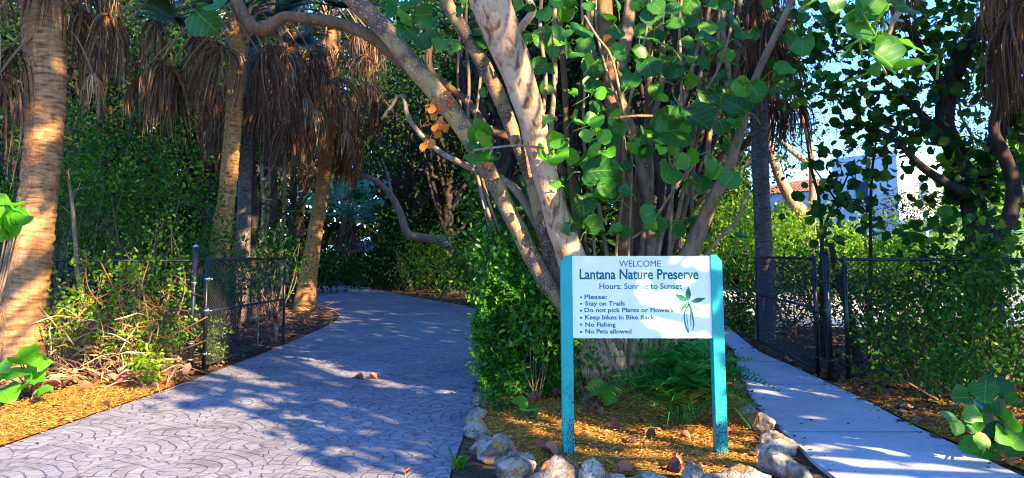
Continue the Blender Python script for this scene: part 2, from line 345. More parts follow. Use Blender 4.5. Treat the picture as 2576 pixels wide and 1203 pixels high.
def m_drive():
    """concrete stamped in overlapping fans of setts"""
    m, nt = newmat('stamped fan concrete'); t = NT(nt); p = t.pos(); s = t.n('ShaderNodeSeparateXYZ'); t.l(p, s.inputs[0])
    wn = t.n('ShaderNodeTexNoise'); t.l(p, wn.inputs['Vector']); wn.inputs['Scale'].default_value = 5; wn.inputs['Detail'].default_value = 2
    ws = t.n('ShaderNodeSeparateXYZ'); t.l(wn.outputs['Color'], ws.inputs[0])
    Wd, Hh = 1.24, .62
    rot = R(14)
    x0 = t.m('ADD', s.outputs[0], t.m('MULTIPLY', t.m('SUBTRACT', ws.outputs[0], .5), .07)); y0 = t.m('ADD', s.outputs[1], t.m('MULTIPLY', t.m('SUBTRACT', ws.outputs[1], .5), .07))
    X = t.m('ADD', t.m('ADD', t.m('MULTIPLY', x0, math.cos(rot)), t.m('MULTIPLY', y0, math.sin(rot))), 200.)
    Y = t.m('ADD', t.m('SUBTRACT', t.m('MULTIPLY', y0, math.cos(rot)), t.m('MULTIPLY', x0, math.sin(rot))), 200.)
    j = t.m('FLOOR', t.m('DIVIDE', Y, Hh))
    def cell(row):
        sh = t.m('MULTIPLY', t.m('MODULO', row, 2.), .5 * Wd); i = t.m('FLOOR', t.m('DIVIDE', t.m('SUBTRACT', X, sh), Wd))
        cx = t.m('ADD', t.m('MULTIPLY', t.m('ADD', i, .5), Wd), sh)
        dx = t.m('SUBTRACT', X, cx); dy = t.m('SUBTRACT', Y, t.m('MULTIPLY', row, Hh))
        return dx, dy, t.m('SQRT', t.m('ADD', t.m('MULTIPLY', dx, dx), t.m('MULTIPLY', dy, dy))), i
    dx1, dy1, r1, i1 = cell(j); dx2, dy2, r2, i2 = cell(t.m('ADD', j, 1.))
    ins = t.m('LESS_THAN', r1, Wd / 2)
    pick = lambda a, b: t.m('ADD', t.m('MULTIPLY', a, ins), t.m('MULTIPLY', b, t.m('SUBTRACT', 1., ins)))
    dx, dy, r, ci = pick(dx1, dx2), pick(dy1, dy2), pick(r1, r2), pick(i1, i2)
    dr = .103; rk = t.m('DIVIDE', r, dr); k = t.m('FLOOR', rk); fr = t.m('SUBTRACT', rk, k)
    g1 = t.m('MULTIPLY', t.m('MINIMUM', fr, t.m('SUBTRACT', 1., fr)), dr)
    ang = t.m('ARCTAN2', dy, dx); rc = t.m('MULTIPLY', t.m('ADD', k, .5), dr)
    al = t.m('ADD', t.m('DIVIDE', t.m('MULTIPLY', ang, rc), .15), t.m('MULTIPLY', k, .37)); ak = t.m('FLOOR', al); fa = t.m('SUBTRACT', al, ak)
    g2 = t.m('MULTIPLY', t.m('MINIMUM', fa, t.m('SUBTRACT', 1., fa)), .15)
    gap = t.m('MINIMUM', g1, g2)
    groove = t.n('ShaderNodeMapRange'); t.l(gap, groove.inputs[0])
    wl = t.noise(p, 3, 3)
    for q, v in ((1, .001), (2, .0075), (3, 0.), (4, 1.)): groove.inputs[q].default_value = v
    gr = groove.outputs[0]
    wnz = t.n('ShaderNodeTexWhiteNoise'); t.l(t.xyz(t.m('ADD', ak, t.m('MULTIPLY', ci, 7.)), k, j), wnz.inputs['Vector'])
    big = t.noise(p, .8, 5, .6); fine = t.noise(p, 38, 4, .65); mid = t.noise(p, 9, 5, .6)
    c = t.ramp(big, [(.28, (.2, .19, .195)), (.7, (.33, .315, .315))]); st = t.noise(p, 2.7, 6, .7, 1.2); c = t.mix(1., c, t.ramp(st, [(.36, (.68, .66, .65)), (.5, (1., 1., 1.))]), 'MULTIPLY')
    c = t.mix(1., c, t.ramp(wnz.outputs['Value'], [(0, (.88, .87, .88)), (1, (1.08, 1.07, 1.06))]), 'MULTIPLY')
    c = t.mix(1., c, t.ramp(mid, [(.3, (.78, .77, .77)), (.65, (1.08, 1.08, 1.08))]), 'MULTIPLY')
    c = t.mix(1., c, t.ramp(fine, [(.3, (.85, .85, .85)), (.6, (1.04, 1.04, 1.04))]), 'MULTIPLY')
    dk = t.m('MULTIPLY', t.m('SUBTRACT', 1., gr), t.m('MULTIPLY', t.ramp(wl, [(.38, (.1, .1, .1)), (.6, (.8, .8, .8))]), .65))
    c = t.mix(dk, c, (.05, .045, .042))
    t.out(c, t.ramp(mid, [(.3, (.75,) * 3), (.7, (.55,) * 3)]), .35, bump=t.m('ADD', t.m('MULTIPLY', gr, 1.), t.m('MULTIPLY', t.m('ADD', mid, fine), .35)), bstr=.9, bdist=.018); return m
M['drive'] = m_drive()
def m_rock():
    m, nt = newmat('weathered limestone'); t = NT(nt); p = t.pos()
    n = t.noise(p, 7, 6, .65, .4); st = t.noise(p, 11, 4); f = t.noise(p, 45, 4, .7)
    c = t.ramp(n, [(.34, (.06, .045, .035)), (.44, (.2, .155, .12)), (.56, (.42, .35, .27)), (.72, (.3, .21, .12))])
    c = t.mix(t.ramp(st, [(.52, (0, 0, 0)), (.64, (1, 1, 1))]), c, (.44, .2, .05))
    vo = t.n('ShaderNodeTexVoronoi'); t.l(p, vo.inputs['Vector']); vo.inputs['Scale'].default_value = 38; c = t.mix(t.ramp(vo.outputs['Distance'], [(.12, (.85,) * 3), (.3, (0, 0, 0))]), c, (.05, .04, .03))
    c = t.mix(t.ramp(f, [(.3, (.75, .75, .75)), (.42, (0, 0, 0))]), c, (.05, .045, .04))
    t.out(c, .9, .2, bump=t.m('ADD', n, f), bstr=.9, bdist=.03); return m
M['rock'] = m_rock()
# ------------------------------------------------------------------ ground and paving
def sheet(name, pts, z, mat, z0=None):
    b = MB()
    if z0 is None:
        p = np.asarray(pts, float)[:, :2]
        if .5 * np.sum(p[:, 0] * np.roll(p[:, 1], -1) - np.roll(p[:, 0], -1) * p[:, 1]) < 0: p = p[::-1]
        b.add(np.c_[p, np.full(len(p), z)], [np.arange(len(p))[None]])
    else: prism(b, pts, z0, z)
    o = b.build(name, mat, smooth=False); o['kind'] = 'structure'; return o
def curve2(pts, n=6): return smoothpath(np.c_[np.asarray(pts, float)[:, :2], np.zeros(len(pts))], 1., n)[0][:, :2]
sheet('ground', [(-400, -300), (400, -300), (400, 900), (-400, 900)], 0, M['ground'])
Lp = [(-4.2, -4), (-4.1, 2), G(0, 1130)[:2], G(440, 975)[:2], G(580, 922)[:2], G(713, 870)[:2], G(820, 822)[:2], G(852, 800)[:2], G(838, 785)[:2], G(785, 768)[:2], (-8.2, 30), (-11, 40), (-18, 47)]
Rp = [(-12, 52), (-8.8, 40), G(925, 724)[:2], G(1000, 740)[:2], G(1090, 756)[:2], G(1180, 772)[:2], G(1205, 790)[:2], (-.5, 15), G(1205, 960)[:2], G(1185, 1050)[:2], G(1130, 1203)[:2], (-.4, 2), (-.2, -4)]
DRV = np.vstack([curve2(Lp), curve2(Rp)])
sheet('driveway', DRV, .012, M['drive'], -.05)
wl_ = [(2.3, -4), (2.15, 3), G(2090, 1203)[:2], G(2010, 1130)[:2], G(1900, 1020)[:2], G(1855, 930)[:2], G(1828, 868)[:2], (3.3, 16)]
wr_ = [(4.5, 16), G(1905, 885)[:2], G(1990, 925)[:2], G(2092, 973)[:2], G(2180, 1015)[:2], G(2290, 1075)[:2], G(2420, 1135)[:2], G(2560, 1203)[:2], (3.45, 3), (3.6, -4)]
WALK = np.vstack([curve2(wl_), curve2(wr_)])
sheet('sidewalk', WALK, .03, M['walk'], -.05)
jb = MB()
for (u0, v0, u1, v1) in ((1868, 973, 2092, 973), (1850, 915, 1975, 917), (1975, 1096, 2325, 1096)):
    a, b_ = G(u0, v0), G(u1, v1)
    box(jb, ((a[0] + b_[0]) / 2, (a[1] + b_[1]) / 2, .0305), (abs(b_[0] - a[0]) - .04, .012, .003))
o = jb.build('sidewalk_joint', M['asphalt'], smooth=False); o['kind'] = 'structure'
sheet('street', [(-60, -4.2), (-60, -14), (60, -14), (60, -4.2)], .008, M['asphalt'])
sheet('court_paving', [(5.5, 16), (40, 16), (40, 36), (9, 36)], .01, M['court'])
BED = np.array([G(u, v)[:2] for u, v in ((1222, 1010), (1200, 1060), (1235, 1120), (1330, 1190), (1480, 1203), (1760, 1203), (1900, 1190), (1965, 1130), (1905, 1050), (1870, 985), (1820, 935), (1700, 900), (1480, 905), (1300, 960))])
LBED = np.array([G(u, v)[:2] for u, v in ((-120, 1170), (0, 1128), (200, 1058), (330, 1013), (440, 973), (455, 955), (380, 945), (200, 975), (0, 1035), (-120, 1080))])
RBED = np.array([G(u, v)[:2] for u, v in ((2100, 972), (2185, 1012), (2295, 1070), (2430, 1130), (2600, 1200), (2700, 1180), (2700, 1000), (2480, 945), (2300, 945), (2180, 950))])
sheet('mulch_bed', BED, .02, M['mulch']); sheet('mulch_bed', LBED, .02, M['mulch']); sheet('mulch_bed', RBED, .02, M['mulch'])
sheet('soil_strip', np.array([G(u, v)[:2] for u, v in ((1183, 1060), (1135, 1203), (1150, 1240), (1400, 1240), (1330, 1185), (1235, 1120))]), .006, M['ground'])
def inpoly(p, poly):
    x, y = p[:, 0], p[:, 1]; r = np.zeros(len(p), bool); n = len(poly)
    for i in range(n):
        a, b = poly[i], poly[i - 1]
        c = ((a[1] > y) != (b[1] > y)) & (x < (b[0] - a[0]) * (y - a[1]) / (b[1] - a[1] + 1e-12) + a[0]); r ^= c
    return r
def scatter(poly, n, rng):
    lo, hi = poly.min(0), poly.max(0); out = np.zeros((0, 2))
    while len(out) < n:
        q = rng.uniform(lo, hi, (n * 2, 2)); out = np.vstack([out, q[inpoly(q, poly)]])
    return out[:n]
rng = np.random.default_rng(5)
def rnd_dir(n, r): return nrm(r.normal(size=(n, 3)))
for poly, n, s in ((BED, 26000, 1.), (LBED, 14000, 1.), (RBED, 13000, 1.)):
    b = MB(); q = scatter(poly, n, rng) + rng.normal(0, .035, (n, 2)); a = rng.uniform(0, 6.283, n)
    ax = np.c_[np.cos(a), np.sin(a), rng.normal(0, .22, n)]; no = np.c_[rng.normal(0, .35, (n, 2)), np.ones(n)]
    sz = np.c_[rng.uniform(.004, .01, n), rng.uniform(.015, .055, n), rng.uniform(.01, .03, n)]
    inst(b, CHIP, np.c_[q, .025 + rng.uniform(0, .025, n)], ax, no, sz, rng.uniform(0, 1, n))
    o = b.build('mulch_chips', M['chip'], smooth=False); tag(o, kind='stuff')
# brown litter under the trees
b = MB(); n = 16000
q = np.c_[rng.uniform(-16, 14, n), 8 + 26 * rng.uniform(0, 1, n) ** 1.6]
q = np.vstack([q, np.c_[rng.uniform(-8, -3.9, 3500), rng.uniform(6, 11, 3500)], np.c_[rng.uniform(3.5, 7, 1500), rng.uniform(5, 10, 1500)]])
q = q[~inpoly(q, DRV) & ~inpoly(q, WALK) & ~inpoly(q, BED) & (~inpoly(q, LBED) | (rng.uniform(size=len(q)) < .12))]; n = len(q); a = rng.uniform(0, 6.283, n)
inst(b, CURL, np.c_[q, .01 + rng.uniform(0, .04, n)], np.c_[np.cos(a), np.sin(a), rng.normal(0, .3, n)], np.c_[rng.normal(0, .4, (n, 2)), np.ones(n)], rng.uniform(.04, .13, n), rng.uniform(0, 1, n))
M['litter'] = dryleaf('brown litter leaf', [(0, (.06, .03, .018)), (.5, (.17, .085, .045)), (.85, (.28, .13, .07)), (1, (.38, .2, .11))])
o = b.build('leaf_litter', M['litter']); tag(o, kind='stuff')
# ------------------------------------------------------------------ foliage generators
def cloud(r, c, rad, ncl, per, crad, size, b, tpl=SMALL, up=.5, shell=.5, facing=None, flat=.75, jit=.35, rndpow=1.):
    c = np.asarray(c, float); rad = np.asarray(rad, float)
    d = rnd_dir(ncl, r); lump = 1 + .22 * np.sin(d @ np.array((3.1, 4.3, 2.2)) * 2.3 + r.uniform(0, 6)) + .1 * r.normal(size=ncl)
    f = (shell + (1 - shell) * r.uniform(0, 1, ncl)) ** .7
    cc = c + d * rad * (f * lump)[:, None]
    n = ncl * per
    pos = np.repeat(cc, per, 0) + r.normal(size=(n, 3)) * crad * np.array((1, 1, flat))
    no = r.normal(size=(n, 3)) * .75 + np.array((0, 0, up)) + np.repeat(d, per, 0) * .5
    if facing is not None: no = no + np.asarray(facing)
    ax = r.normal(size=(n, 3)) + np.repeat(d, per, 0) * .5 - np.array((0, 0, .15))
    base = np.repeat(r.uniform(0, 1, ncl), per) * .45 + r.uniform(0, 1, n) * .55
    inst(b, tpl, pos, ax, no, size * r.uniform(1 - jit, 1 + jit, n), base ** rndpow)
    return cc
def limbs(b, r, top, targets, rad, sag=.15, sides=6):
    for q in targets:
        m = (np.asarray(top) * .5 + q * .5) + r.normal(size=3) * .12 * np.linalg.norm(q - top) - np.array((0, 0, sag * 0))
        tube(b, [top, m, q], [rad, rad * .55, rad * .12], sides, 4)
def shrub(name, label, cat, c, rad, ncl, per, crad, size, mat, seed, group=None, stems=9, tpl=SMALL, stemmat='twig', base=None, up=.5, facing=None, shell=.35):
    r = np.random.default_rng(seed); c = np.asarray(c, float)
    base = np.array((c[0], c[1], 0.)) if base is None else np.asarray(base, float)
    t = thing(name, label, cat, base, group); b = MB(); cc = cloud(r, c, rad, ncl, per, crad, size, b, tpl, up, shell, facing)
    keep = b.V[0][:, 2]
    b.build('foliage', mat, t)
    s = MB()
    for q in cc[r.permutation(len(cc))[:stems]]:
        m = base * .5 + q * .5 + np.array((*r.normal(0, .12, 2), .1)) * np.linalg.norm(q - base) * .6
        k_ = min(1., max(rad) * 1.3); tube(s, [base + np.array((*r.normal(0, .08 * k_, 2), 0)), m, q], [.018 * k_ ** 1.5, .012 * k_ ** 1.5, .004 * k_], 5, 5)
    s.build('stems', M[stemmat], t); return t
def tree(name, label, base, crown, rad, trunk_r, ncl, per, crad, size, lm, bm, seed, group=None, tpl=SMALL, nl=12, lean=.3, up=.5, shell=.25, cat='tree', fork=.55):
    r = np.random.default_rng(seed); base = np.asarray(base, float); crown = np.asarray(crown, float)
    t = thing(name, label, cat, base, group); b = MB(); cc = cloud(r, crown, rad, ncl, per, crad, size, b, tpl, up, shell)
    b.build('crown', lm, t); s = MB()
    top = base + (crown - base) * .8; mid = base + (crown - base) * .42 + np.array((*r.normal(0, lean, 2), 0))
    p = tube(s, [base - (0, 0, .1), base + (crown - base) * .15 + np.array((*r.normal(0, lean * .3, 2), 0)), mid, top], [trunk_r * 1.25, trunk_r, trunk_r * .85, trunk_r * .45], 9, 6, .06, r)
    for q in cc[r.permutation(len(cc))[:nl]]:
        a = p[int(len(p) * r.uniform(fork, .98)) - 1]; m = a * .5 + q * .5 + r.normal(size=3) * .12 * np.linalg.norm(q - a)
        tube(s, [a, m, q], [trunk_r * .42, trunk_r * .26, trunk_r * .06], 6, 4)
    s.build('trunk', bm, t); return t
def copy_tree(o, loc, rz, s, label, group=None):
    c = o.copy(); COL.objects.link(c); c.location = tuple(float(x) for x in loc); c.rotation_euler = (0, 0, rz); c.scale = s if hasattr(s, '__len__') else (s, s, s)
    c['label'] = label
    if group: c['group'] = group
    for ch in o.children:
        d = ch.copy(); COL.objects.link(d); d.parent = c
    return c
# ------------------------------------------------------------------ palms
def strip(b, p0, dirs, w, rnd, tw=0., r=None):
    """one palm leaf segment: a folded ribbon through p0 stepping along dirs"""
    m = len(dirs) + 1; p = np.vstack([p0, p0 + np.cumsum(dirs, 0)]); t = nrm(np.gradient(p, axis=0))
    side = nrm(np.cross(t, np.array((math.sin(tw), math.cos(tw), .3)))); s = np.linspace(0, 1, m)
    ww = w * (np.minimum(1, .35 + s * 4) * (1 - s ** 2.2) + .04)
    V = np.stack([p - side * ww[:, None], p + side * ww[:, None]], 1).reshape(-1, 3)
    L = np.zeros((m, 2, 3)); L[..., 0] = s[:, None]; L[:, 0, 1] = -.5; L[:, 1, 1] = .5; L[..., 2] = rnd
    i = np.arange(m - 1); b.add(V, [np.stack([2 * i, 2 * i + 1, 2 * i + 3, 2 * i + 2], 1)], L.reshape(-1, 3))
def dead_frond_mesh(seed, n=58, L=1.0, spread=75, close=1.):
    """hub at the origin, dry segments falling from it; the leaf stalk runs up and back (-Y)"""
    r = np.random.default_rng(seed); b = MB()
    tube(b, [(0, -.75, .95), (0, -.5, .75), (0, -.16, .3), (0, 0, 0)], [.022, .018, .014, .012], 5, 4, rnd=.85)
    tone = (.3, .6, .75, .42)[seed - 1]
    for i in range(n):
        ph = R(spread) * r.uniform(-1, 1); el = r.uniform(-.5, .9); k = 7; l = L * r.uniform(.7, 1.1) / k
        d0 = nrm(np.array((math.sin(ph), .35 * math.cos(ph) + r.normal(0, .25), .15 - .9 * math.cos(ph)))); dn = nrm(np.array((math.sin(ph) * .22 * close + r.normal(0, .07), r.normal(0, .1), -1.)))
        ds = []
        for s in np.linspace(0, 1, k):
            f = min(1, s * 1.7) ** .8; ds.append(nrm(d0 * (1 - f) + dn * f + r.normal(0, .03, 3)) * l)
        strip(b, np.array((0, 0, 0.)) + r.normal(0, .02, 3), np.array(ds), r.uniform(.006, .014), np.clip(tone + r.normal(0, .22), 0, 1), r.uniform(0, 3.14))
    return b.mesh('dead_frond', M['dead'])
def green_frond_mesh(seed, mat, n=52, L=.85, pet=1.25):
    r = np.random.default_rng(seed); b = MB()
    tube(b, [(0, 0, 0), (0, pet * .5, .12), (0, pet, .02)], [.022, .017, .012], 5, 4, rnd=.6)
    hub = np.array((0, pet, .02))
    for i in range(n):
        ph = R(150) * (2 * (i + .5) / n - 1); k = 7; l = L * (1.12 - .25 * abs(ph) / 2.6) * r.uniform(.9, 1.08) / k
        d0 = np.array((math.sin(ph), math.cos(ph), .12 + .35 * (abs(ph) / 2.6)))
        ds = [nrm(d0 + np.array((0, .1 * s, -1.5 * max(0, s - .35) ** 1.6)) + r.normal(0, .02, 3)) * l for s in np.linspace(0, 1, k)]
        strip(b, hub, np.array(ds), r.uniform(.016, .024), r.uniform(0, 1), 1.57)
    return b.mesh('green_frond', mat)
DEAD = [dead_frond_mesh(s, n, L, sp) for s, n, L, sp in ((1, 46, 1., 60), (2, 58, 1.15, 85), (3, 36, .9, 40), (4, 50, 1.05, 70))]
GREEN = [green_frond_mesh(s, M['frond']) for s in (1, 2)]; BLUE = [green_frond_mesh(s, M['frond_blue']) for s in (3, 4)]
def palm(name, label, path, radii, mat, crown, ngreen, ndead, seed, dead_drop=1.2, spread=.9, greens=GREEN, fs=1., group=None, boots=True, extra=(), tsides=18, az=None):
    r = np.random.default_rng(seed); base = np.asarray(path[0], float); base = np.array((base[0], base[1], 0.))
    t = thing(name, label, 'palm', base, group); s = MB(); p_, r_ = smoothpath(path, radii, 34); ln_ = np.concatenate([[0], np.cumsum(np.linalg.norm(np.diff(p_, axis=0), axis=1))])
    ph_ = ln_ * 11 + .6 * np.sin(ln_ * 3.1); r_ = r_ * (1 + .03 * (ph_ % 1 - .5) + .012 * r.normal(size=len(r_))); tube(s, p_, r_, tsides, wob=.03, rng=r, smooth=False); s.build('trunk', mat, t)
    crown = np.asarray(crown, float)
    if boots:
        bt = MB()
        for k in range(26):
            a = r.uniform(0, 6.283); z = r.uniform(-.75, .1); rr = radii[-1] if hasattr(radii, '__len__') else radii
            d = np.array((math.cos(a), math.sin(a), 0)); p0 = crown + d * rr * .8 + (0, 0, z)
            tube(bt, [p0, p0 + d * .07 + (0, 0, .14), p0 + d * .2 + (0, 0, .26 + r.uniform(-.1, .1))], [.045, .035, .02], 5, 3, rnd=r.uniform(0, 1))
        bt.build('leaf_bases', M['petiole'], t)
    for k in range(ngreen):
        me = greens[k % len(greens)]; yaw = r.uniform(0, 6.283) if az is None else r.uniform(*az)
        link('green_frond', me, t, crown - base + r.normal(0, .06, 3), (r.uniform(-.25, 1.15), r.normal(0, .2), yaw), fs * r.uniform(.85, 1.15))
    for k in range(ndead):
        yaw = r.uniform(0, 6.283) if az is None else r.uniform(*az); sc_ = fs * r.uniform(.8, 1.2); me = DEAD[int(r.integers(len(DEAD)))]
        off = np.array((-math.sin(yaw), math.cos(yaw), 0)) * spread * r.uniform(.35, 1) + np.array((0, 0, -.5 * sc_ - dead_drop * r.uniform(0, 1)))
        link('dead_frond', me, t, crown - base + off, (r.normal(0, .1), r.normal(0, .12), yaw), sc_)
    for (u, v, D, yaw, sc_, k) in extra:
        link('dead_frond', DEAD[k], t, P(u, v, D) - base, (0, r.normal(0, .08), yaw), sc_)
    return t
def pp(lst, D): return [P(u, v, D if np.isscalar(D) else d) for (u, v), d in zip(lst, [D] * len(lst) if np.isscalar(D) else D)]
# near palm on the left
A = pp([(45, 962), (52, 800), (68, 690), (88, 560), (108, 380), (115, 240), (113, 100), (108, 0), (104, -140)], 9.05)
A[0][2] = -.05
palm('sabal_palm', 'thick pale palm trunk beside the sunlit mulch, broadest of the palms', A, [.285, .262, .25, .215, .205, .215, .245, .24, .2], M['palm_tan'], P(104, -230, 9.05), 12, 5, 11, .3, 1.0,
     extra=[(-4, 190, 8.6, 2.4, 1.25, 1), (30, 120, 8.9, 2.9, .95, 0), (-30, 60, 8.4, 2.2, 1.2, 3), (232, 185, 8.9, 4.2, .62, 2), (250, 120, 9.2, 4.5, .55, 0), (212, 30, 9.3, 4.2, .8, 3), (275, 40, 9.5, 4.8, .9, 1), (190, 20, 9.6, 5., .9, 0), (60, 230, 9.2, 3., .62, 2)])
# second palm
Bp = pp([(548, 690), (556, 600), (570, 500), (584, 350), (592, 230), (600, 130), (603, 40)], 12.6); Bp[0] = np.array((Bp[0][0] - .1, 12.6, -.05))
palm('sabal_palm', 'slender orange palm trunk with ragged leaf bases behind the open black gate', Bp, [.19, .165, .145, .14, .14, .155, .19], M['palm_orange'], P(603, 30, 12.6), 14, 7, 12, .4, .9,
     extra=[(405, 155, 11.8, 1.9, 1.2, 1), (350, 200, 12.2, 2.1, .95, 3), (455, 180, 12.3, 1.8, 1.0, 0), (430, 170, 11.9, 1.6, 1.15, 1), (525, 262, 13, 2.1, .75, 3), (545, 330, 13.4, 1.8, .6, 0), (320, 70, 12.8, 1.8, 1.1, 0), (500, 90, 13.2, 1.7, 1.1, 1), (250, 110, 13.4, 1.7, 1.1, 3), (395, 50, 13.5, 1.7, 1.2, 1)])
Cp = pp([(612, 640), (615, 500), (622, 350), (632, 200), (640, 60)], 15.5); Cp[0] = np.array((Cp[0][0], 15.5, -.05))
palm('sabal_palm', 'shaded palm directly behind the orange palm trunk with brown skirt', Cp, [.16, .14, .13, .13, .13], M['palm_grey'], P(690, 20, 15.5), 12, 34, 13, 2.0, 1.2, fs=1.1)
Dp = pp([(765, 766), (775, 700), (790, 600), (810, 480), (830, 300), (840, 80)], [21, 21, 21, 21, 20.5, 20.5]); Dp[0][2] = -.05
palm('sabal_palm', 'palm with a huge skirt of dead brown fronds at the driveway bend', Dp, [.31, .25, .21, .19, .18, .18], M['palm_orange'], P(830, 20, 20.5), 16, 54, 14, 3.3, 1.5, fs=1.25)
Ep = pp([(872, 702), (870, 620), (868, 560)], 38.); Ep[0][2] = -.05
palm('sabal_palm', 'distant blue green palm standing at the far end of the driveway', Ep, [.27, .23, .22], M['palm_grey'], P(872, 540, 38), 26, 10, 15, .3, 1., greens=BLUE, fs=1.25, tsides=12)
Ep = pp([(806, 706), (806, 640), (800, 520), (798, 440)], 40.); Ep[0][2] = -.05
palm('sabal_palm', 'far grey palm trunk left of the blue green palm', Ep, [.23, .2, .2, .2], M['palm_grey'], P(798, 400, 40), 16, 10, 16, .3, 1., fs=1.2, tsides=12)
Fp = pp([(1924, 862), (1926, 760), (1922, 640), (1915, 480), (1910, 330), (1906, 200), (1900, 40), (1898, -120)], 13.2); Fp[0][2] = -.05
palm('sabal_palm', 'straight grey brown palm trunk behind the open pedestrian gate', Fp, [.18, .158, .15, .145, .145, .16, .19, .2], M['palm_grey'], P(1898, -110, 13.2), 10, 34, 17, 2.2, .9,
     extra=[(1845, 60, 12.6, 1.5, 1.2, 0), (1815, -10, 13, 1.6, 1.3, 1), (1880, 150, 12.9, 3.5, 1.1, 3), (1780, 20, 13.4, 1.6, 1.2, 3), (1868, 260, 13, 1.6, .8, 2)])
Gp = [np.array((7.9, 10., -.05)), np.array((7.7, 10., 2.)), np.array((7.5, 9.9, 4.)), np.array((7.4, 9.8, 5.6))]
palm('sabal_palm', 'palm at the edge of the picture with brown skirt over dark sea grape', Gp, [.22, .19, .18, .18], M['palm_grey'], (7.4, 9.8, 5.7), 10, 10, 18, .8, 1.,
     extra=[(2535, 60, 9.0, 1.2, 1.15, 0), (2565, 0, 8.8, 1.4, 1.3, 1), (2555, 110, 9.1, 1.9, 1.1, 3), (2500, -70, 9.2, 1.1, 1.1, 2), (2250, -110, 9.6, 1.3, 1.2, 1), (2300, -140, 9.7, 1.3, 1.2, 0), (2200, -130, 9.8, 1.3, 1.1, 3)])
# ------------------------------------------------------------------ the multi-stemmed sea grape in the middle
rs = np.random.default_rng(21)
SG = thing('sea_grape_tree', 'large many stemmed sea grape tree right behind the welcome sign', 'tree', (.75, 8.3, 0))
def limb(name, pts, Ds, rad, mat, sides=12, wob=.05):
    s = MB(); Ds = np.interp(np.linspace(0, 1, len(pts)), np.linspace(0, 1, len(Ds)), Ds)
    tube(s, [P(u, v, d) for (u, v), d in zip(pts, Ds)], rad, sides, 8, wob, rs); return s.build(name, M[mat], SG)
limb('trunk', [(1185, -160), (1222, -30), (1262, 80), (1302, 180), (1335, 290), (1362, 400), (1392, 510), (1420, 600), (1455, 700), (1490, 800), (1520, 930)], [7.2, 7.6, 8.1], [.2, .205, .185, .16, .138, .127, .13, .14, .155, .19, .25], 'bark_pale', 16, .035)
limb('trunk', [(790, -110), (880, -10), (960, 65), (1040, 165), (1130, 270), (1195, 370), (1250, 470), (1300, 570), (1345, 660), (1390, 735), (1440, 800), (1490, 900)], [7.6, 7.9, 8.2], [.09, .095, .1, .1, .1, .095, .09, .088, .09, .09, .1, .12], 'bark_speck')
limb('branch', [(560, -60), (598, 5), (622, 55), (662, 76), (690, 58), (722, 42), (780, 48), (850, 58), (930, 90), (985, 130), (1060, 195)], [8.2, 8., 7.9], [.06, .07, .068, .07, .07, .06, .062, .065, .07, .075, .08], 'bark_orange')
limb('trunk', [(1090, -80), (1130, 20), (1190, 115), (1245, 220), (1290, 330), (1335, 450), (1362, 560), (1385, 650), (1420, 780), (1480, 910)], [8.1, 8.3], [.075, .075, .08, .08, .075, .075, .075, .08, .08, .1], 'bark_speck')
limb('trunk', [(1512, -80), (1522, 40), (1535, 160), (1545, 280), (1560, 400), (1575, 560), (1560, 760), (1545, 910)], [8.9, 8.5], [.1, .1, .105, .095, .085, .09, .1, .12], 'bark_orange')
limb('trunk', [(1600, -90), (1580, 60), (1560, 180), (1560, 250), (1590, 330), (1620, 450), (1640, 600), (1620, 760), (1590, 910)], [8.9, 8.6], [.085, .08, .075, .07, .06, .06, .07, .08, .1], 'bark_grey')
limb('trunk', [(2020, -60), (1960, 70), (1900, 200), (1860, 340), (1830, 430), (1790, 510), (1745, 610), (1690, 720), (1640, 830), (1600, 920)], [8., 8.5], [.035, .038, .042, .05, .06, .075, .09, .09, .09, .1], 'bark_stem')
limb('branch', [(960, 300), (1010, 240), (1030, 300), (1090, 370), (1180, 420), (1290, 470), (1370, 600)], [9.6, 9.2, 8.5], [.02, .026, .03, .034, .04, .05, .05], 'bark_grey')
limb('branch', [(1180, 310), (1240, 330), (1300, 350), (1370, 380), (1440, 460)], [8.7, 8.7], [.05, .055, .05, .05, .05], 'bark_orange')
limb('branch', [(1300, -40), (1340, 20), (1318, 60), (1290, 90)], [7.5, 7.7], [.03, .04, .04, .04], 'bark_pale')
limb('branch', [(1020, -60), (1060, 30), (1080, 90), (1085, 180), (1180, 260), (1240, 360)], [9.2, 8.9], .045, 'bark_orange', 8)
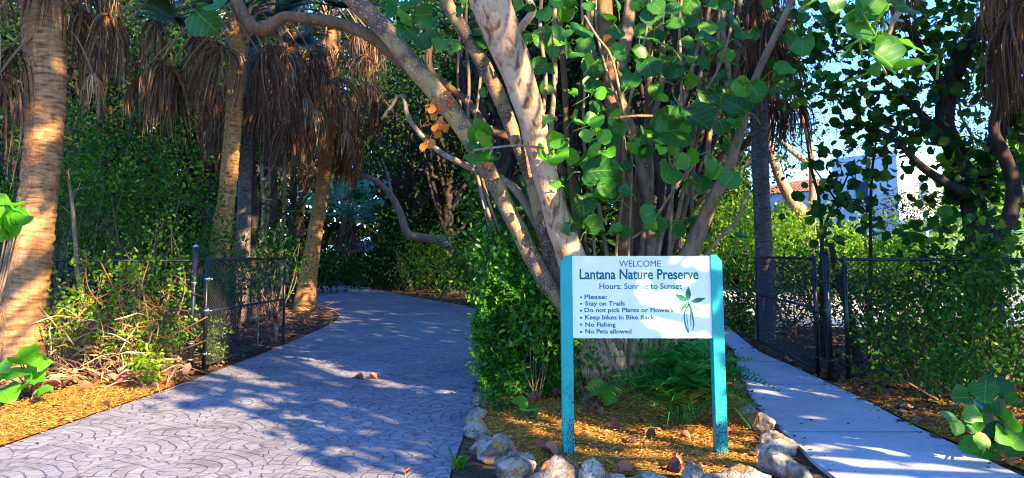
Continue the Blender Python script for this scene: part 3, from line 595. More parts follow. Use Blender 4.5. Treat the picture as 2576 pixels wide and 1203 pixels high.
for (u0, u1, ub, D, rad, mt) in ((1365, 1362, 1500, 7.9, .026, 'bark_stem'), (1392, 1388, 1510, 8.2, .036, 'bark_grey'), (1420, 1425, 1520, 8.6, .042, 'bark_orange'), (1455, 1470, 1540, 8.4, .02, 'bark_stem'), (1495, 1500, 1550, 8.8, .03, 'bark_grey'),
        (1500, 1590, 1570, 7.9, .016, 'bark_stem'), (1625, 1560, 1560, 8., .018, 'bark_stem'), (1655, 1640, 1580, 8.9, .045, 'bark_grey'), (1632, 1622, 1600, 9.2, .06, 'bark_orange'), (1718, 1712, 1640, 8., .02, 'bark_stem'), (1745, 1700, 1610, 8.4, .026, 'bark_stem'),
        (1790, 1735, 1620, 8.6, .03, 'bark_grey'), (1812, 1772, 1660, 8.9, .026, 'bark_stem'), (1840, 1690, 1640, 8.2, .018, 'bark_stem'), (1868, 1760, 1600, 8.7, .032, 'bark_orange'), (1830, 1800, 1680, 9.2, .04, 'bark_grey'), (1180, 1185, 1400, 8.6, .022, 'bark_stem'),
        (1208, 1196, 1410, 8.9, .02, 'bark_stem'), (1165, 1172, 1390, 9.1, .018, 'bark_grey'), (1478, 1440, 1500, 9.3, .045, 'bark_dark'), (1690, 1672, 1620, 9.6, .05, 'bark_dark'), (1545, 1610, 1600, 9.4, .04, 'bark_dark'), (1770, 1700, 1600, 9.8, .05, 'bark_dark')):
    j = rs.normal(0, 7, 6)
    limb('stem', [(u0 + 6, -90), (u0 + j[0], 60), (u0 * .7 + u1 * .3 + j[1], 200), (u1 + j[2], 340), (u1 * .85 + ub * .15 + j[3], 480), (u1 * .6 + ub * .4 + j[4], 640), (u1 * .3 + ub * .7, 780), (ub, 930)], [D, D, 8.3], np.array([.8, 1, 1, 1, 1, 1.1, 1.2, 1.4]) * rad * .82, mt, 8, .03)
for (pts, D, rad) in (([(1560, 880), (1530, 800), (1490, 700)], 7.6, .028), ([(1570, 950), (1535, 900), (1512, 850), (1530, 780)], 7.5, .022), ([(1590, 920), (1600, 860), (1585, 790)], 7.55, .026), ([(1560, 880), (1580, 830), (1630, 780)], 7.6, .014), ([(1690, 790), (1740, 700), (1800, 610), (1850, 560), (1880, 480)], 8.1, .02), ([(1590, 600), (1640, 560), (1700, 470), (1760, 400)], 7.7, .012), ([(1530, 300), (1590, 292), (1650, 292)], 7.6, .014), ([(1190, 378), (1240, 372), (1300, 366), (1370, 372)], 7.2, .012), ([(1470, 40), (1500, 90), (1540, 150), (1570, 290)], 7.6, .014)):
    limb('stem', pts, [D], rad, 'bark_stem', 7, .03)
# its leaves, placed twig by twig
b_old, b_lit, b_dry, b_tw = MB(), MB(), MB(), MB()
def grape(lst, fu, fv, ku, D, b, bright=0, r=rs, face=(0, -.75, .35), spread=.45, twig=True, size_k=1.):
    for (x, y, wd) in lst:
        u, v = fu(x), fv(y); d = D + r.uniform(-.35, .35); c = P(u, v, d); s = wd * ku * d / F * size_k * 1.12
        no = nrm(np.asarray(face) + r.normal(0, spread, 3)); ax = nrm(np.cross(no, r.normal(0, 1, 3)) + np.array((0, 0, -.35)))
        ax = nrm(ax - no * (ax @ no)); t = ROUND[int(r.integers(4))]
        base = c - ax * s * .5
        inst(b, t, base[None], ax[None], no[None], np.array([s]), np.array([np.clip(r.beta(1.4, 2.) + bright, 0, 1)]))
        if twig:
            e = base - ax * s * .3 + np.array((r.normal(0, .06), .08, -.06)); tube(b, [base, base - ax * s * .2, e], [.0035, .004, .006], 5, 3, rnd=1.)
S3 = (lambda x: 1202 + .4995 * x), (lambda y: .4995 * y), .4995
S4 = (lambda x: 1889 + .4995 * x), (lambda y: .4995 * y), .4995
S2 = (lambda x: 601 + .4995 * x), (lambda y: .4995 * y), .4995
L3 = [(262,40,50),(335,70,80),(400,20,90),(430,60,100),(345,100,45),(640,85,110),(520,150,115),(425,170,100),(245,195,65),(470,270,110),(310,340,90),(360,350,55),(570,325,100),(575,435,90),(640,472,75),(800,275,90),(720,285,55),(860,335,110),(775,400,90),(850,190,80),(940,225,110),(880,75,110),(990,40,90),(985,120,80),(1060,215,70),(1150,210,115),(1160,140,90),(1290,110,100),(1340,175,90),(1090,90,90),(1190,460,65),(1125,470,45),(1300,530,150),(1320,445,100),(1030,540,150),(1100,605,160),(960,660,200),(910,750,80),(1025,820,85),(960,870,125),(1190,870,80),(1270,900,100),(1120,920,110),(1060,940,70),(840,710,70),(825,765,90),(680,740,115),(650,690,80),(600,860,155),(540,800,90),(490,600,80),(500,830,80),(350,610,60),(395,930,45),(740,840,70),(640,940,90),(740,970,65),(625,1000,135),(530,1030,115),(690,1065,80),(580,1130,95),(680,1170,95),(750,1170,75),(860,1080,90),(940,1150,95),(870,1150,80),(30,690,105),(40,775,110),(1230,640,80),(1160,820,80),(700,640,90),(560,680,80),(590,790,100),(1000,360,70),(1120,330,90),(1060,300,60),(950,300,70),(900,30,80),(1060,20,100),(1180,40,80),(1250,20,70),(700,20,60),(560,30,60),(470,10,70),(360,160,70),(380,260,60),(1310,610,70),(1280,560,80),(1240,1000,60),(460,1150,70),(500,1140,70),(920,620,80)]
grape(L3, *S3, 7.35, b_old)
grape([(600, 610, 75), (570, 600, 65), (610, 680, 80), (640, 690, 70), (590, 745, 90), (660, 770, 70), (325, 765, 85), (345, 740, 60), (400, 700, 80), (410, 785, 95), (430, 740, 60), (385, 810, 55), (1010, 632, 110), (920, 750, 60), (1330, 440, 95), (400, 25, 60), (345, 95, 40), (620, 470, 60), (480, 465, 45)], *S3, 7.2, b_lit, .1)
grape([(270,95,60),(340,100,80),(195,190,70),(260,225,110),(170,350,100),(140,400,100),(120,460,65),(430,20,80),(20,460,110),(10,170,60),(70,20,60),(380,40,60)], *S4, 7.6, b_old)
grape([(835,85,100),(925,75,110),(850,150,110),(930,215,90),(1025,225,85),(990,190,70),(1215,690,130),(1215,785,135),(1180,740,60),(1110,60,50),(700,380,60),(1230,465,45)], *S2, 7.2, b_old)
grape([(1045,480,55),(1000,560,60),(990,640,58),(950,600,50),(930,740,60),(1070,540,50),(1060,500,55),(1025,500,42),(980,515,45),(970,545,55),(980,580,60),(1010,610,60),(1035,640,65),(1000,672,55),(960,722,62),(945,625,40),(1015,640,45)], *S2, 7.1, b_dry, spread=.7, size_k=.8)
grape([(1140, -10, 60), (1105, 30, 80)], lambda x: x - 590, lambda y: y + 20, 1., 7.8, b_old)
ex = [(rs.uniform(1330, 1900), rs.uniform(-30, 600), rs.uniform(28, 60)) for k in range(74)] + [(rs.uniform(960, 1330), rs.uniform(-30, 130), rs.uniform(28, 55)) for k in range(16)]
grape(ex, lambda x: x, lambda y: y, 1., 8.3, b_old); grape([(rs.uniform(1340, 1880), rs.uniform(-30, 520), rs.uniform(26, 46)) for k in range(26)], lambda x: x, lambda y: y, 1., 7.9, b_lit, .2)
b_old.build('leaves', M['grape'], SG); b_lit.build('leaves', M['grape_lit'], SG)['label'] = 'bright green leaves with sunlight put into their colour'
b_dry.build('leaves', M['grape_dry'], SG)['label'] = 'withered orange leaves'
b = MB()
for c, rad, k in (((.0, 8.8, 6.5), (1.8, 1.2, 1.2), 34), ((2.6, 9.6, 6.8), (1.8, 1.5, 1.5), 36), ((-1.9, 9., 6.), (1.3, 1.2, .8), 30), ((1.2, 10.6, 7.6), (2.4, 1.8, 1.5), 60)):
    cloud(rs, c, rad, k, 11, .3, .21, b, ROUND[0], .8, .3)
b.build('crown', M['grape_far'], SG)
# low sprouts at the foot of the tree
def sprig(name, label, base, pts, D, mat, seed, k=1., stem_r=.01, group=None, spread=.5, face=(0, -.6, .55), cat='seedling', stems=True):
    r = np.random.default_rng(seed); base = np.asarray(base, float); t = thing(name, label, cat, base, group); b, s = MB(), MB()
    for (u, v, wd) in pts:
        d = D + r.uniform(-.15, .15); c = P(u, v, d); sz = wd * d / F * 1.1
        no = nrm(np.asarray(face) + r.normal(0, spread, 3)); ax = nrm(np.cross(no, r.normal(0, 1, 3))); q = c - ax * sz * .5
        inst(b, ROUND[int(r.integers(4))], q[None], ax[None], no[None], np.array([sz]), np.array([r.uniform(0, 1)]))
        m = base * .45 + q * .55 + np.array((0, .05, .04)); tube(s, [base + r.normal(0, .015, 3) * (1, 1, 0), m, q], [stem_r, stem_r * .7, stem_r * .4], 5, 4)
    b.build('leaves', mat, t)
    if stems: s.build('stem', M['bark_stem'], t)
    return t
sprig('sea_grape_seedling', 'two leafed sea grape seedling in red leaf litter below the sign', G(1530, 1010), [(1502, 972, 42), (1527, 992, 46)], 7.35, M['grape'], 31, spread=.25)
sprig('sea_grape_seedling', 'green sea grape leaves lying by the hedge foot on the mulch', G(1310, 1030), [(1300, 1015, 46), (1330, 1037, 40)], 7.1, M['grape'], 32, spread=.3, face=(0, -.3, .8))
sprig('sea_grape_seedling', 'leafy sea grape seedling on the mulch beside the sidewalk', G(2505, 1125), [(2505, 968, 62), (2478, 985, 60), (2430, 1030, 58), (2472, 1035, 56), (2510, 1045, 58), (2450, 1080, 62), (2492, 1083, 60), (2540, 1060, 52), (2420, 1000, 50), (2440, 1130, 54), (2490, 1140, 56), (2470, 1110, 40), (2555, 1010, 50), (2560, 1100, 60), (2540, 1130, 50), (2390, 1050, 46), (2400, 1075, 36), (2520, 1095, 48)], 5.6, M['grape'], 33, spread=.35)
sprig('sea_grape_seedling', 'bright sea grape leaves against the base of the thick palm', G(70, 1000), [(60, 905, 60), (90, 925, 70), (50, 945, 66), (30, 915, 50), (15, 990, 60), (105, 990, 46), (75, 960, 50), (0, 960, 50), (110, 905, 40)], 7.6, M['grape_lit'], 34)
sprig('sea_grape_sapling', 'bright green sea grape sapling partly hiding the thick pale trunk', P(-90, 1080, 7.6) * (1, 1, 0), [(15, 515, 64), (40, 535, 56), (20, 560, 66), (55, 555, 44), (0, 545, 70), (-20, 520, 60), (35, 575, 50), (-30, 570, 70), (5, 590, 40)], 7.6, M['grape_lit'], 35, stem_r=.02)
# ------------------------------------------------------------------ hedge, fern, sprouts round the sign
def hedge():
    r = np.random.default_rng(41); X0, X1, Y0, Y1, Z1 = -.33, .72, 8.1, 11.5, 1.3
    t = thing('hedge', 'clipped small leaved green hedge at the edge of the driveway', 'hedge', ((X0 + X1) / 2, (Y0 + Y1) / 2, 0))
    pos, out = [], []
    def face(n, f, nrml):
        q = f(r.uniform(0, 1, (n, 2))); dep = r.exponential(.07, n)
        w = .07 * np.sin(q[:, 0] * 9 + q[:, 2] * 7) + .06 * np.sin(q[:, 1] * 8 - q[:, 2] * 11 + 1) + .05 * np.sin(q[:, 0] * 23 + q[:, 2] * 19 + q[:, 1] * 17)
        pos.append(q - np.array(nrml) * dep[:, None] + np.array(nrml) * (w - .03)[:, None] + r.normal(0, .015, (n, 3))); out.append(np.tile(nrml, (n, 1)))
    top = lambda x: Z1 + .12 * np.sin(x * 5) - .12
    face(13000, lambda a: np.c_[X0 + (X1 - X0) * a[:, 0], np.full(len(a), Y0), .06 + (top(a[:, 0]) - .06) * a[:, 1]], (0, -1., 0))
    face(11000, lambda a: np.c_[np.full(len(a), X0), Y0 + (Y1 - Y0) * a[:, 0] ** 1.5, .06 + (Z1 - .12) * a[:, 1]], (-1., 0, 0))
    face(7000, lambda a: np.c_[X0 + (X1 - X0) * a[:, 0], Y0 + (Y1 - Y0) * a[:, 1] ** 1.5, top(a[:, 0])], (0, 0, 1.))
    p, o = np.vstack(pos), np.vstack(out); n = len(p)
    p[:, 0] = np.maximum(p[:, 0], X0 - .08 * np.clip(p[:, 2], 0, 1))
    b = MB(); cl = .5 + .5 * np.sin(p[:, 0] * 13 + 2 * np.sin(p[:, 2] * 9)) * np.sin(p[:, 2] * 14 + p[:, 1] * 9)
    inst(b, SMALL, p, r.normal(size=(n, 3)) + o * .5 + (0, 0, .4), o * .6 + r.normal(size=(n, 3)) * .6 + (0, 0, .45), r.uniform(.022, .075, n), np.clip(.45 * cl + r.uniform(0, .55, n), 0, 1))
    for k in range(130):
        f = r.integers(3); q = np.array((r.uniform(X0, X1), Y0, r.uniform(.1, 1.25))) if f == 0 else (np.array((X0, Y0 + r.uniform(0, 1) ** 2 * 2, r.uniform(.1, 1.25))) if f == 1 else np.array((r.uniform(X0, X1), Y0 + r.uniform(0, 1), Z1 - .05)))
        d = nrm(np.array(((0, -1, .8), (-1, 0, .8), (0, -.3, 1))[f]) + r.normal(0, .35, 3)); m = 9; st = np.linspace(0, .16, m)[:, None] * d
        inst(b, SMALL, q + st, np.tile(d, (m, 1)) * .6 + r.normal(0, .8, (m, 3)), r.normal(0, .5, (m, 3)) + (0, -.3, .8), r.uniform(.03, .06, m), np.full(m, r.uniform(.55, 1)))
    b.build('foliage', M['hedge'], t); s = MB()
    for k in range(40):
        x, y = r.uniform(X0 + .15, X1 - .1), r.uniform(Y0 + .15, Y1 - .2)
        tube(s, [(x, y, 0), (x + r.normal(0, .05), y + r.normal(0, .05), .5), (x + r.normal(0, .12), y + r.normal(0, .1), 1.1)], [.012, .01, .005], 5, 4)
    s.build('stems', M['twig'], t)
hedge()
shrub('climbing_shrub', 'light green leafy climber rising above the clipped hedge', 'shrub', P(1255, 640, 8.5), (.33, .5, .42), 90, 9, .08, .075, M['hedge'], 42, base=(-.05, 8.6, 0), facing=(0, -.4, 0))
shrub('climbing_shrub', 'loose leafy shoot leaning out of the clipped hedge by the sign leg', 'shrub', P(1350, 830, 7.95), (.22, .14, .35), 44, 9, .07, .07, M['hedge'], 47, facing=(0, -.4, 0))
shrub('climbing_shrub', 'darker leafy shrub between hedge and leaning speckled trunk', 'shrub', P(1250, 560, 9.4), (.45, .5, .55), 80, 9, .1, .1, M['shrub'], 43, base=(-.1, 9.5, 0), facing=(0, -.4, 0))
shrub('sprouting_shrub', 'small leafy sprout at the foot of the many stemmed trunk', 'shrub', P(1475, 880, 7.7), (.2, .2, .3), 36, 9, .05, .05, M['hedge'], 44)
shrub('sprouting_shrub', 'low green sprout under the hedge by the left row of rocks', 'shrub', P(1250, 1000, 7.5), (.18, .16, .12), 26, 9, .04, .045, M['hedge'], 45)
def pinnate_mesh(seed, n=24, L=.85):
    r = np.random.default_rng(seed); b = MB(); k = 9; s = np.linspace(0, 1, k)
    pth = np.c_[np.zeros(k), L * (s * .86), L * (.62 * s - .78 * s ** 2.3)]
    tube(b, pth, np.interp(s, [0, 1], [.008, .003]), 5, 2, rnd=.5); base, dv, sc_, rn, up = [], [], [], [], []
    for i in range(n):
        f = .2 + .79 * i / (n - 1); p = np.array([np.interp(f, s, pth[:, j]) for j in range(3)])
        ln = .15 * min(1, .55 + f * 1.6) * (1 - .62 * max(0, f - .6) / .4)
        for sd in (-1, 1):
            base.append(p); dv.append(nrm(np.array((sd * 1., .55 + r.normal(0, .08), .22 + r.normal(0, .08))))); sc_.append((ln * .4, ln, ln * .5)); rn.append(np.clip(.5 + r.normal(0, .25), 0, 1)); up.append((-.3 * sd, 0, 1))
    inst(b, SMALL, np.array(base), np.array(dv), np.array(up, float), np.array(sc_), np.array(rn)); return b.mesh('frond', M['fern'])
PIN = [pinnate_mesh(s) for s in (1, 2, 3)]
def cycad(label, c, n, s, seed, el=(.2, 1.35)):
    r = np.random.default_rng(seed); t = thing('cycad_fern', label, 'cycad', c)
    for k in range(n):
        e = el[0] + (el[1] - el[0]) * (k / n) ** .9; yaw = k * 2.39996 + r.normal(0, .2)
        link('frond', PIN[k % 3], t, (r.normal(0, .05), r.normal(0, .05), .05 + .1 * r.uniform()), (e + r.normal(0, .08), r.normal(0, .15), yaw), s * r.uniform(.8, 1.1))
cycad('dark green feathery cycad bush behind the right leg of the sign', G(1722, 1078), 90, 1.0, 51)
shrub('ginger_fern', 'small bright green fern clump on the sunlit mulch by the black post', 'fern', P(375, 912, 8.6), (.17, .13, .14), 30, 9, .04, .05, M['shrub_sun'], 52, stems=3)
shrub('ginger_fern', 'tiny bright sprig growing right beside the driveway below the fern clump', 'fern', P(385, 950, 8.7), (.14, .1, .05), 16, 8, .03, .04, M['shrub_sun'], 53, stems=2)
# grass tuft by the rocks
g = MB(); r = np.random.default_rng(54); gb = G(1153, 1180)
for k in range(70):
    a = r.uniform(0, 6.28); l = r.uniform(.08, .16); p0 = gb + np.array((*r.normal(0, .025, 2), 0)); d = np.array((math.cos(a) * .5, math.sin(a) * .5, 1))
    strip(g, p0, np.array([nrm(d) * l * .4, nrm(d * (1.4, 1.4, .8)) * l * .35, nrm(d * (2, 2, .3)) * l * .3]), .004, r.uniform(.2, 1), r.uniform(0, 3))
tag(g.build('grass_tuft', M['hedge'], loc=gb), 'little tuft of green grass between driveway and rocks', 'grass')
# ------------------------------------------------------------------ limestone rocks
def rock(label, u, v, wpx, hpx, seed, pointed=0., deep=.8):
    pointed *= .75
    r = np.random.default_rng(seed); base = G(u, min(v + hpx * .45, 1300)); D = base[1]; sx, sz = wpx * D / F / 2 * 1.16, hpx * D / F / 2 * .98
    import bmesh
    bm = bmesh.new(); bmesh.ops.create_icosphere(bm, subdivisions=4, radius=1); V = np.array([q.co[:] for q in bm.verts]); Fc = np.array([[q.index for q in f.verts] for f in bm.faces]); bm.free()
    d = np.ones(len(V))
    for k in range(9):                                   # facets cut by random planes
        n_ = nrm(r.normal(size=3)); h = r.uniform(.55, .9); pr = V @ n_; V = V - np.outer(np.maximum(pr - h, 0), n_)
    for k, am in ((2.3, .14), (5, .09), (11, .05), (23, .03)):
        ph = r.uniform(0, 6, 3); dm = rnd_dir(3, r); V = V * (1 + am * (np.sin(V @ dm[0] * k + ph[0]) + np.sin(V @ dm[1] * k * 1.3 + ph[1])) * .6)[:, None]
    if pointed: V[:, :2] *= (1 - pointed * np.clip((V[:, 2:3] + .3) / 1.3, 0, 1)); V[:, 2] = np.where(V[:, 2] > 0, V[:, 2] * (1 + .3 * pointed), V[:, 2])
    V = V * np.array((sx, sx * deep, sz)) + base + (0, 0, sz * .72)
    b = MB(); b.add(V, [Fc]); return tag(b.build('limestone_rock', M['rock'], loc=base), label, 'rock', 'limestone rocks edging the mulch bed')
RK = [('small tan rock tucked behind the ochre boulder', 1318, 1150, 56, 40, 0), ('small grey rock between mossy rock and pointed white rock', 1446, 1198, 56, 44, .1), ('little cream rock right of the pointed white rock', 1545, 1205, 56, 38, 0), ('low rock beside the dark red leaf', 1655, 1205, 70, 38, 0), ('small brown rock behind the large white and ochre rock', 1925, 1135, 56, 44, 0), ('small white rock at the foot of the cycad by the sidewalk', 1884, 1032, 46, 40, .1), ('rounded rock between low white rock and broad tan rock', 1842, 1203, 50, 44, 0), ('tiny rock at the hedge foot beside the driveway', 1216, 972, 36, 32, 0), ('flat tan rock in the gap of the driveway side row', 1188, 1060, 44, 34, 0), ('small pale rock under the hedge corner, farthest of the left row', 1212, 1000, 44, 40, 0), ('low cream rock second along the driveway side of the bed', 1202, 1038, 50, 40, 0), ('dark weathered rock leaning at the driveway side of the bed', 1203, 1078, 62, 58, .3), ('blue grey rock beside the big ochre stained boulder', 1222, 1112, 70, 50, 0),
      ('big ochre stained boulder where the rock row turns', 1262, 1125, 96, 80, 0), ('round grey rock with rusty spot below the ochre boulder', 1295, 1180, 96, 74, 0), ('brown mossy rock left of the sign post foot', 1398, 1180, 110, 80, .3), ('pointed white rock in front of the left sign post', 1488, 1190, 62, 84, .6),
      ('pointed cream rock in front of the cycad', 1742, 1190, 64, 80, .6), ('low white rock next to the pointed cream rock', 1800, 1205, 76, 40, 0), ('broad tan rock nearest below the right sign post', 1888, 1196, 110, 60, .1), ('jagged white slab at the sidewalk edge behind the others', 1912, 1062, 70, 60, .2),
      ('lichen covered rock along the sidewalk', 1958, 1108, 82, 70, .1), ('large white and ochre rock beside the sidewalk', 1957, 1158, 92, 100, .2), ('ochre rock leaning against the large white rock', 2000, 1185, 60, 70, .2), ('small brown rock between boulder and mossy rock', 1345, 1203, 60, 40, 0), ('small flat stone half buried in the front mulch', 1600, 1207, 70, 22, 0)]
for k, (l, u, v, wp, hp, pt) in enumerate(RK): rock(l, u, v, wp, hp, 60 + k, pt)
# ------------------------------------------------------------------ fallen leaves
def fallen(label, u, v, wpx, tone, seed, z=.055, tilt=.35, D=None):
    r = np.random.default_rng(seed); c = P(u, v, D) if D else G(u, v, z); s = wpx * c[1] / F * 1.05
    a = r.uniform(0, 6.283); ax = np.array((math.cos(a), math.sin(a), r.normal(0, .15))); no = np.array((r.normal(0, .3), -tilt + r.normal(0, .2), 1)); b = MB()
    tv, tf, tl = ROUND[int(r.integers(4))]; tv = tv.copy(); tv[:, 2] += .9 * (tv[:, 0] ** 2) * r.uniform(.4, 1.4) + .5 * (tv[:, 1] - .5) ** 2 * r.uniform(-1, 1.5)
    inst(b, (tv, tf, tl), (c - ax * s * .5)[None], ax[None], no[None], np.array([s]), np.array([tone]))
    return tag(b.build('fallen_leaf', M['fallen'], loc=c), label, 'leaf', 'fallen sea grape leaves')
FL = [('large salmon fallen leaf midway between the sign legs and tree foot', 1500, 1043, 34, .7), ('salmon fallen leaf just left of the sign leg near the rocks', 1378, 1140, 40, .65), ('reddish fallen leaf touching the salmon leaf near the left sign leg', 1362, 1122, 30, .4), ('pink fallen leaf on mulch in front of the cycad', 1582, 1113, 34, .8),
      ('dark red fallen leaf against the pointed cream rock', 1690, 1188, 50, .05), ('pale pink fallen leaf leaning on the pointed cream rock', 1708, 1168, 34, .9), ('orange fallen leaf at the front edge between pointed rocks', 1570, 1182, 40, .55), ('salmon fallen leaf on the rusty spotted rock', 1335, 1168, 34, .6),
      ('small pink fallen leaf at the cycad edge', 1610, 1082, 24, .8), ('maroon fallen leaf under the cycad front', 1640, 1092, 26, .1), ('pink fallen leaf in front of the right sign leg', 1722, 1100, 28, .7), ('dark red fallen leaf between right sign leg and lichen rock', 1912, 1108, 32, .05),
      ('red fallen leaf behind the foot of the right sign leg', 1838, 1090, 22, .2), ('crumpled red leaf midway along the mulch', 1550, 1072, 30, .2), ('brown leaf left of the big salmon leaf', 1485, 1025, 34, .3), ('pinkish leaf at the hedge foot by the sign leg', 1345, 995, 40, .7), ('maroon leaf at the hedge foot', 1320, 980, 34, .2), ('orange red leaf at the hedge foot', 1375, 985, 34, .45), ('purple brown leaf at the hedge foot nearest the sign leg', 1400, 992, 32, .15), ('salmon leaf under the two leafed seedling', 1500, 1000, 34, .7), ('orange leaf beside the two leafed seedling', 1525, 1018, 38, .6), ('brown leaf by the trunk foot', 1455, 985, 36, .35), ('dull red leaf in the tree shade', 1475, 995, 30, .25), ('rust leaf near the trunk foot behind the sign', 1440, 1000, 30, .3)]
for k, (l, u, v, wp, tn) in enumerate(FL): fallen(l, u, v, wp, tn, 100 + k)
fallen('orange dry leaf caught in the cycad fronds upper side', 1727, 955, 30, .75, 140, D=6.55, tilt=1.2); fallen('pale orange dry leaf caught on the left flank of the cycad', 1602, 988, 28, .85, 141, D=6.75, tilt=1.)
fallen('tan dry leaf lying alone on the driveway', 904, 952, 26, .9, 142, z=.02, tilt=.02); fallen('smaller tan dry leaf next to the other on the driveway', 936, 951, 24, .95, 147, z=.02, tilt=.02); fallen('orange fallen leaf at the near end of the driveway', 1022, 1190, 26, .6, 144, z=.02)
fallen('yellow green leaf lying on the lit mulch patch', 1330, 1040, 30, 1., 145); fallen('salmon fallen leaf under the seedling beside the sidewalk', 2432, 1085, 44, .75, 146); fallen('orange fallen leaf behind the seedling beside the sidewalk', 2535, 1100, 56, .6, 147); fallen('pinkish brown leaf lying at the base of the pedestrian gate', 2255 - 275, 905, 24, .85, 148, z=.03, tilt=.8)
for k, (l, u, v, wp, tn) in enumerate([('curled orange leaf in the straw near the palm foot', 270, 905, 40, .65), ('dry salmon leaf on the sunlit straw', 330, 885, 44, .7), ('big orange leaf nearest the black fence post', 420, 890, 34, .6), ('pale dry leaf on the straw by the thick palm', 200, 920, 44, .95), ('tan leaf on the sunny mulch edge', 130, 970, 44, .9)]): fallen(l, u, v, wp, tn, 160 + k, z=.12)
# ------------------------------------------------------------------ the sign
YF = 5.80; T = thing('welcome_sign', 'white welcome sign with teal lettering on two teal posts in the mulch', 'sign', (P(1612, 1130, YF)[0], YF + .045, 0))
def XZ(u, v, y=YF): q = P(u, v, y); return q[0], q[2]
def post(ub0, ub1, ut0, ut1, vt, cham):
    b = MB(); x0, _ = XZ(ub0, 1130); x1, _ = XZ(ub1, 1130); X0, zt = XZ(ut0, vt); X1, _ = XZ(ut1, vt)
    x0, X0 = x1 - .089 if cham < 0 else x0, X1 - .089 if cham < 0 else X0; x1, X1 = x0 + .089, X0 + .089
    c = .045; cz = .05
    out_b = [(x0, -.1), (x1, -.1)]
    top = [(X1, zt), (X0 + c, zt), (X0, zt - cz)] if cham < 0 else [(X1, zt - cz), (X1 - c, zt), (X0, zt)]
    pr = np.array(out_b + top); n = len(pr)
    e = .004; V = []
    for y, ins in ((YF + e, 0), (YF, e), (YF + .089, 0)):
        q = pr.copy()
        if ins: q = q + np.sign(q.mean(0) - q) * e * np.array((1, 0))
        V.append(np.c_[q[:, 0], np.full(n, y), q[:, 1]])
    V = np.vstack(V); i = np.arange(n); j = (i + 1) % n
    b.add(V, [np.stack([i, j, j + n, i + n][::-1], 1), (i + n)[::-1][None][:, ::-1], (i + 2 * n)[::-1][None], np.stack([i, j, j + 2 * n, i + 2 * n], 1)])
    return b.build('post', M['post'], T, smooth=False)
post(1418, 1446, 1412, 1439, 643, -1); post(1803, 1832, 1787, 1814, 641, 1)
xb0, zb0 = XZ(1438.5, 851, YF + .02); xb1, zb1 = XZ(1789, 644, YF + .02)
b = MB(); box(b, ((xb0 + xb1) / 2, YF + .035, (zb0 + zb1) / 2), (xb1 - xb0, .03, zb1 - zb0)); BO = b.build('board', M['board'], T, smooth=False)
yb = YF + .02
b = MB(); tw = .012
for (cx_, cz_, sx_, sz_) in (((xb0 + xb1) / 2, zb1 - tw / 2 - .002, xb1 - xb0 - .004, tw), ((xb0 + xb1) / 2, zb0 + tw / 2 + .002, xb1 - xb0 - .004, tw), (xb0 + tw / 2 + .002, (zb0 + zb1) / 2, tw, zb1 - zb0 - .004 - 2 * tw), (xb1 - tw / 2 - .002, (zb0 + zb1) / 2, tw, zb1 - zb0 - .004 - 2 * tw)):
    box(b, (cx_, yb - .003, cz_), (sx_, .006, sz_))
b.build('border_trim', M['board'], BO, smooth=False)
def text(s, x0, x1, ybase, ycap, off=0., shear=0., sp=1.):
    cu = bpy.data.curves.new('t', 'FONT'); cu.body = s; cu.size = 1; cu.offset = off; cu.shear = shear; cu.space_character = sp; cu.resolution_u = 4
    ob = bpy.data.objects.new('t', cu); COL.objects.link(ob); bpy.context.view_layer.update()
    me = bpy.data.meshes.new_from_object(ob.evaluated_get(bpy.context.evaluated_depsgraph_get())); n = len(me.vertices)
    V = np.zeros(n * 3); me.vertices.foreach_get('co', V); V = V.reshape(-1, 3); fs = [np.array(p.vertices[:])[None] for p in me.polygons]
    bpy.data.objects.remove(ob); bpy.data.curves.remove(cu); bpy.data.meshes.remove(me)
    cap = .729 if 'g' in s or 'p' in s or True else 1
    U = lambda x: 1202.2 + .5363 * x; W = lambda y: 558.2 + .5363 * y
    X0, Zb = XZ(U(x0), W(ybase), yb); X1, Zt = XZ(U(x1), W(ycap), yb)
    x = X0 + (V[:, 0] - V[:, 0].min()) / (V[:, 0].max() - V[:, 0].min()) * (X1 - X0); z = Zb + V[:, 1] / .69 * (Zt - Zb)
    lb_ = MB(); lb_.add(np.c_[x, np.full(n, yb - .002), z], fs); lb_.build('lettering', M['teal_text'], BO, smooth=False)
for a in (('WELCOME', 663, 857, 210, 181, 0.), ('Lantana Nature Preserve', 477, 1034, 268, 222, .022), ('Hours: Sunrise to Sunset', 570, 957, 314, 288, .012), ('Please:', 500, 604, 362, 341, .02), ('Stay on Trails', 503, 689, 392, 372, .02),
          ('Do not pick Plants or Flowers', 500, 917, 423, 403, .02), ('Keep bikes in Bike Rack', 503, 829, 457, 437, .02), ('No Fishing', 504, 646, 491, 471, .02), ('No Pets allowed', 504, 720, 523, 503, .02)): text(*a)
for y in (353, 383, 416, 449, 481, 516):
    x_, z_ = XZ(1202.2 + .5363 * 484, 558.2 + .5363 * y, yb)
    lb_ = MB(); lb_.add([(x_ - .0075, yb - .002, z_ - .007), (x_ + .0075, yb - .002, z_ - .007), (x_ + .0075, yb - .002, z_ + .006), (x_ - .0075, yb - .002, z_ + .006)], [[(0, 1, 2, 3)]]); lb_.build('bullet', M['teal_text'], BO, smooth=False)
EM = MB()
def art(pts):
    q = [XZ(1202.2 + .5363 * x, 558.2 + .5363 * y, yb) for x, y in pts]; V = np.array([(x, yb - .002, z) for x, z in q]); EM.add(V, [np.arange(len(V))[None]])
def stroke(pts, w0, w1):
    p, _ = smoothpath([(x, y, 0) for x, y in pts], 1., 6); t = nrm(np.gradient(p, axis=0)); n = np.c_[-t[:, 1], t[:, 0]]; s = np.linspace(w0, w1, len(p))[:, None]
    art(np.vstack([p[:, :2] + n * s, (p[:, :2] - n * s)[::-1]]))
